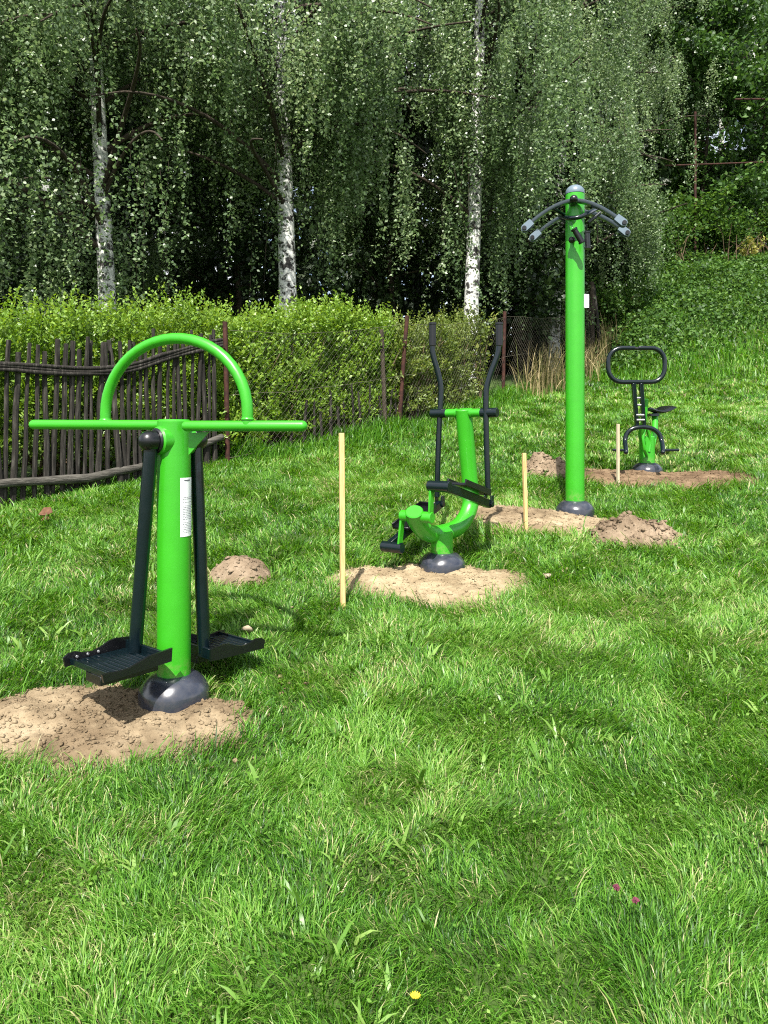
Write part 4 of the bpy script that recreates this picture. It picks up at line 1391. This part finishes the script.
# ------------------------------------------------------------------ small things in the grass
def clover(x, y, label, m='clover_red', h=.10):
    b_ = gl(x, y); t = thing('wild_flower', b_, label, 'flower')
    B = Vector(b_)
    MB().tube([B - UP * .01, B + Vector((.006, 0, h * .6)), B + Vector((.012, .0, h))], .0014, 6, 2).build('stalk', M['weeds'], t)
    if m == 'clover_red':
        mb = MB(); r_ = random.Random(int(x * 100))
        for k in range(46):
            d_ = Vector((r_.gauss(0, 1), r_.gauss(0, 1), abs(r_.gauss(.3, 1)))).normalized(); c_ = B + Vector((.012, 0, h))
            mb.ring_tube([c_, c_ + d_ * .008, c_ + d_ * .011], [.0013, .0018, .0007], 5)
    else:
        mb = MB(); c_ = B + Vector((.012, 0, h))
        for k in range(12):
            an = k / 12 * 2 * PI; d_ = Vector((math.cos(an), math.sin(an), .25)); s_ = Vector((-math.sin(an), math.cos(an), 0))
            mb.add([c_, c_ + d_ * .007 + s_ * .003, c_ + d_ * .013, c_ + d_ * .007 - s_ * .003], [[0, 1, 2, 3]])
        mb.ball(c_, .004, 8)
    mb.build('flower_head', M[m], t)


def ghit(x, y):
    Y = EYE / ((y - HOR) / F + SLOPE); return ((x - 384) / F * Y, Y)


clover(*ghit(612, 930), 'dark pink clover flower in the foreground grass')
clover(*ghit(631, 938), 'smaller faded clover flower right beside the pink one', h=.085)
clover(*ghit(410, 1028), 'tiny yellow flower at the bottom edge of the lawn', 'yellow_petal', .05)
x_, y_ = ghit(45, 522)
q = np.random.default_rng(5)
mb = MB(); B = Vector((x_, y_, g(x_, y_) + .07))
mb.prism([B + Vector(v) for v in ((-.05, 0, -.02), (-.02, .02, .03), (.03, .02, .035), (.055, 0, .0), (.02, -.03, -.02))], Vector((.004, -.006, .004)))
mb.prism([B + Vector(v) for v in ((-.02, -.03, -.05), (.02, -.02, -.02), (.05, -.03, -.045), (.01, -.05, -.06))], Vector((.004, -.006, .004)))
tag(mb.build('dead_leaf', M['dead_leaf'], smooth=False), 'curled reddish brown dead leaf in grass below the picket fence', 'leaf')
for (px, py, s_, lb) in ((547, 577, .022, 'small pale stone in grass right of the elliptical trainer'), (248, 632, .022, 'small pale stone in grass right of the swing trainer')):
    x_, y_ = ghit(px, py); V_, T_ = clods(np.array([[0, 0, .0]]), np.array([s_]), px)
    V_[:, 0] *= 1.6
    o = link('stone', mesh_np('stone', V_, T_), M['pale_stone'], loc=(x_, y_, g(x_, y_) + .035)); tag(o, lb, 'stone')

# ------------------------------------------------------------------ light, sky, camera
sc = bpy.context.scene
w = bpy.data.worlds.new('World'); sc.world = w; w.use_nodes = True
nt = w.node_tree; bg = nt.nodes['Background']
sky = nt.nodes.new('ShaderNodeTexSky'); sky.sky_type = 'NISHITA'; sky.sun_disc = False
EL, AZ = math.radians(54), math.radians(9)     # sun high, behind the camera and to its left
sky.sun_elevation = EL; sky.sun_rotation = PI + AZ
sky.air_density = 1.0; sky.dust_density = 1.5
tc = nt.nodes.new('ShaderNodeTexCoord'); cn = nt.nodes.new('ShaderNodeTexNoise'); cn.inputs['Scale'].default_value = 3.0; cn.inputs['Detail'].default_value = 6
nt.links.new(tc.outputs['Generated'], cn.inputs['Vector'])
cr = nt.nodes.new('ShaderNodeValToRGB'); cr.color_ramp.elements[0].position = .40; cr.color_ramp.elements[1].position = .56
nt.links.new(cn.outputs['Fac'], cr.inputs[0])
cm = nt.nodes.new('ShaderNodeMix'); cm.data_type = 'RGBA'; nt.links.new(cr.outputs[0], cm.inputs[0]); nt.links.new(sky.outputs[0], cm.inputs[6]); cm.inputs[7].default_value = (8.5, 8.8, 9.2, 1)
nt.links.new(cm.outputs[2], bg.inputs[0]); bg.inputs[1].default_value = .085
sd = bpy.data.lights.new('sun', 'SUN'); sd.energy = 5.0; sd.angle = math.radians(.53); sd.color = (1, .955, .88)
so = bpy.data.objects.new('sun', sd); C.objects.link(so)
dirv = Vector((math.sin(AZ) * math.cos(EL), math.cos(AZ) * math.cos(EL), -math.sin(EL)))
so.rotation_euler = dirv.to_track_quat('-Z', 'Y').to_euler(); so.location = (-6, -10, 20)

cam = bpy.data.cameras.new('camera'); co = bpy.data.objects.new('camera', cam); C.objects.link(co)
co.location = (0, 0, EYE); co.rotation_euler = (PI / 2, 0, 0)
cam.sensor_fit = 'AUTO'; cam.sensor_width = 36; cam.lens = F / 1024 * 36
cam.shift_y = (HOR - 512) / 1024
cam.clip_start = .05; cam.clip_end = 600
sc.camera = co
sc.view_settings.view_transform = 'Standard'; sc.view_settings.look = 'None'
sc.view_settings.exposure = 1.2; sc.view_settings.gamma = 1
cy = sc.cycles
cy.max_bounces = 6; cy.diffuse_bounces = 3; cy.glossy_bounces = 2; cy.transmission_bounces = 3; cy.transparent_max_bounces = 4
cy.use_denoising = False
cy.filter_width = 1.1
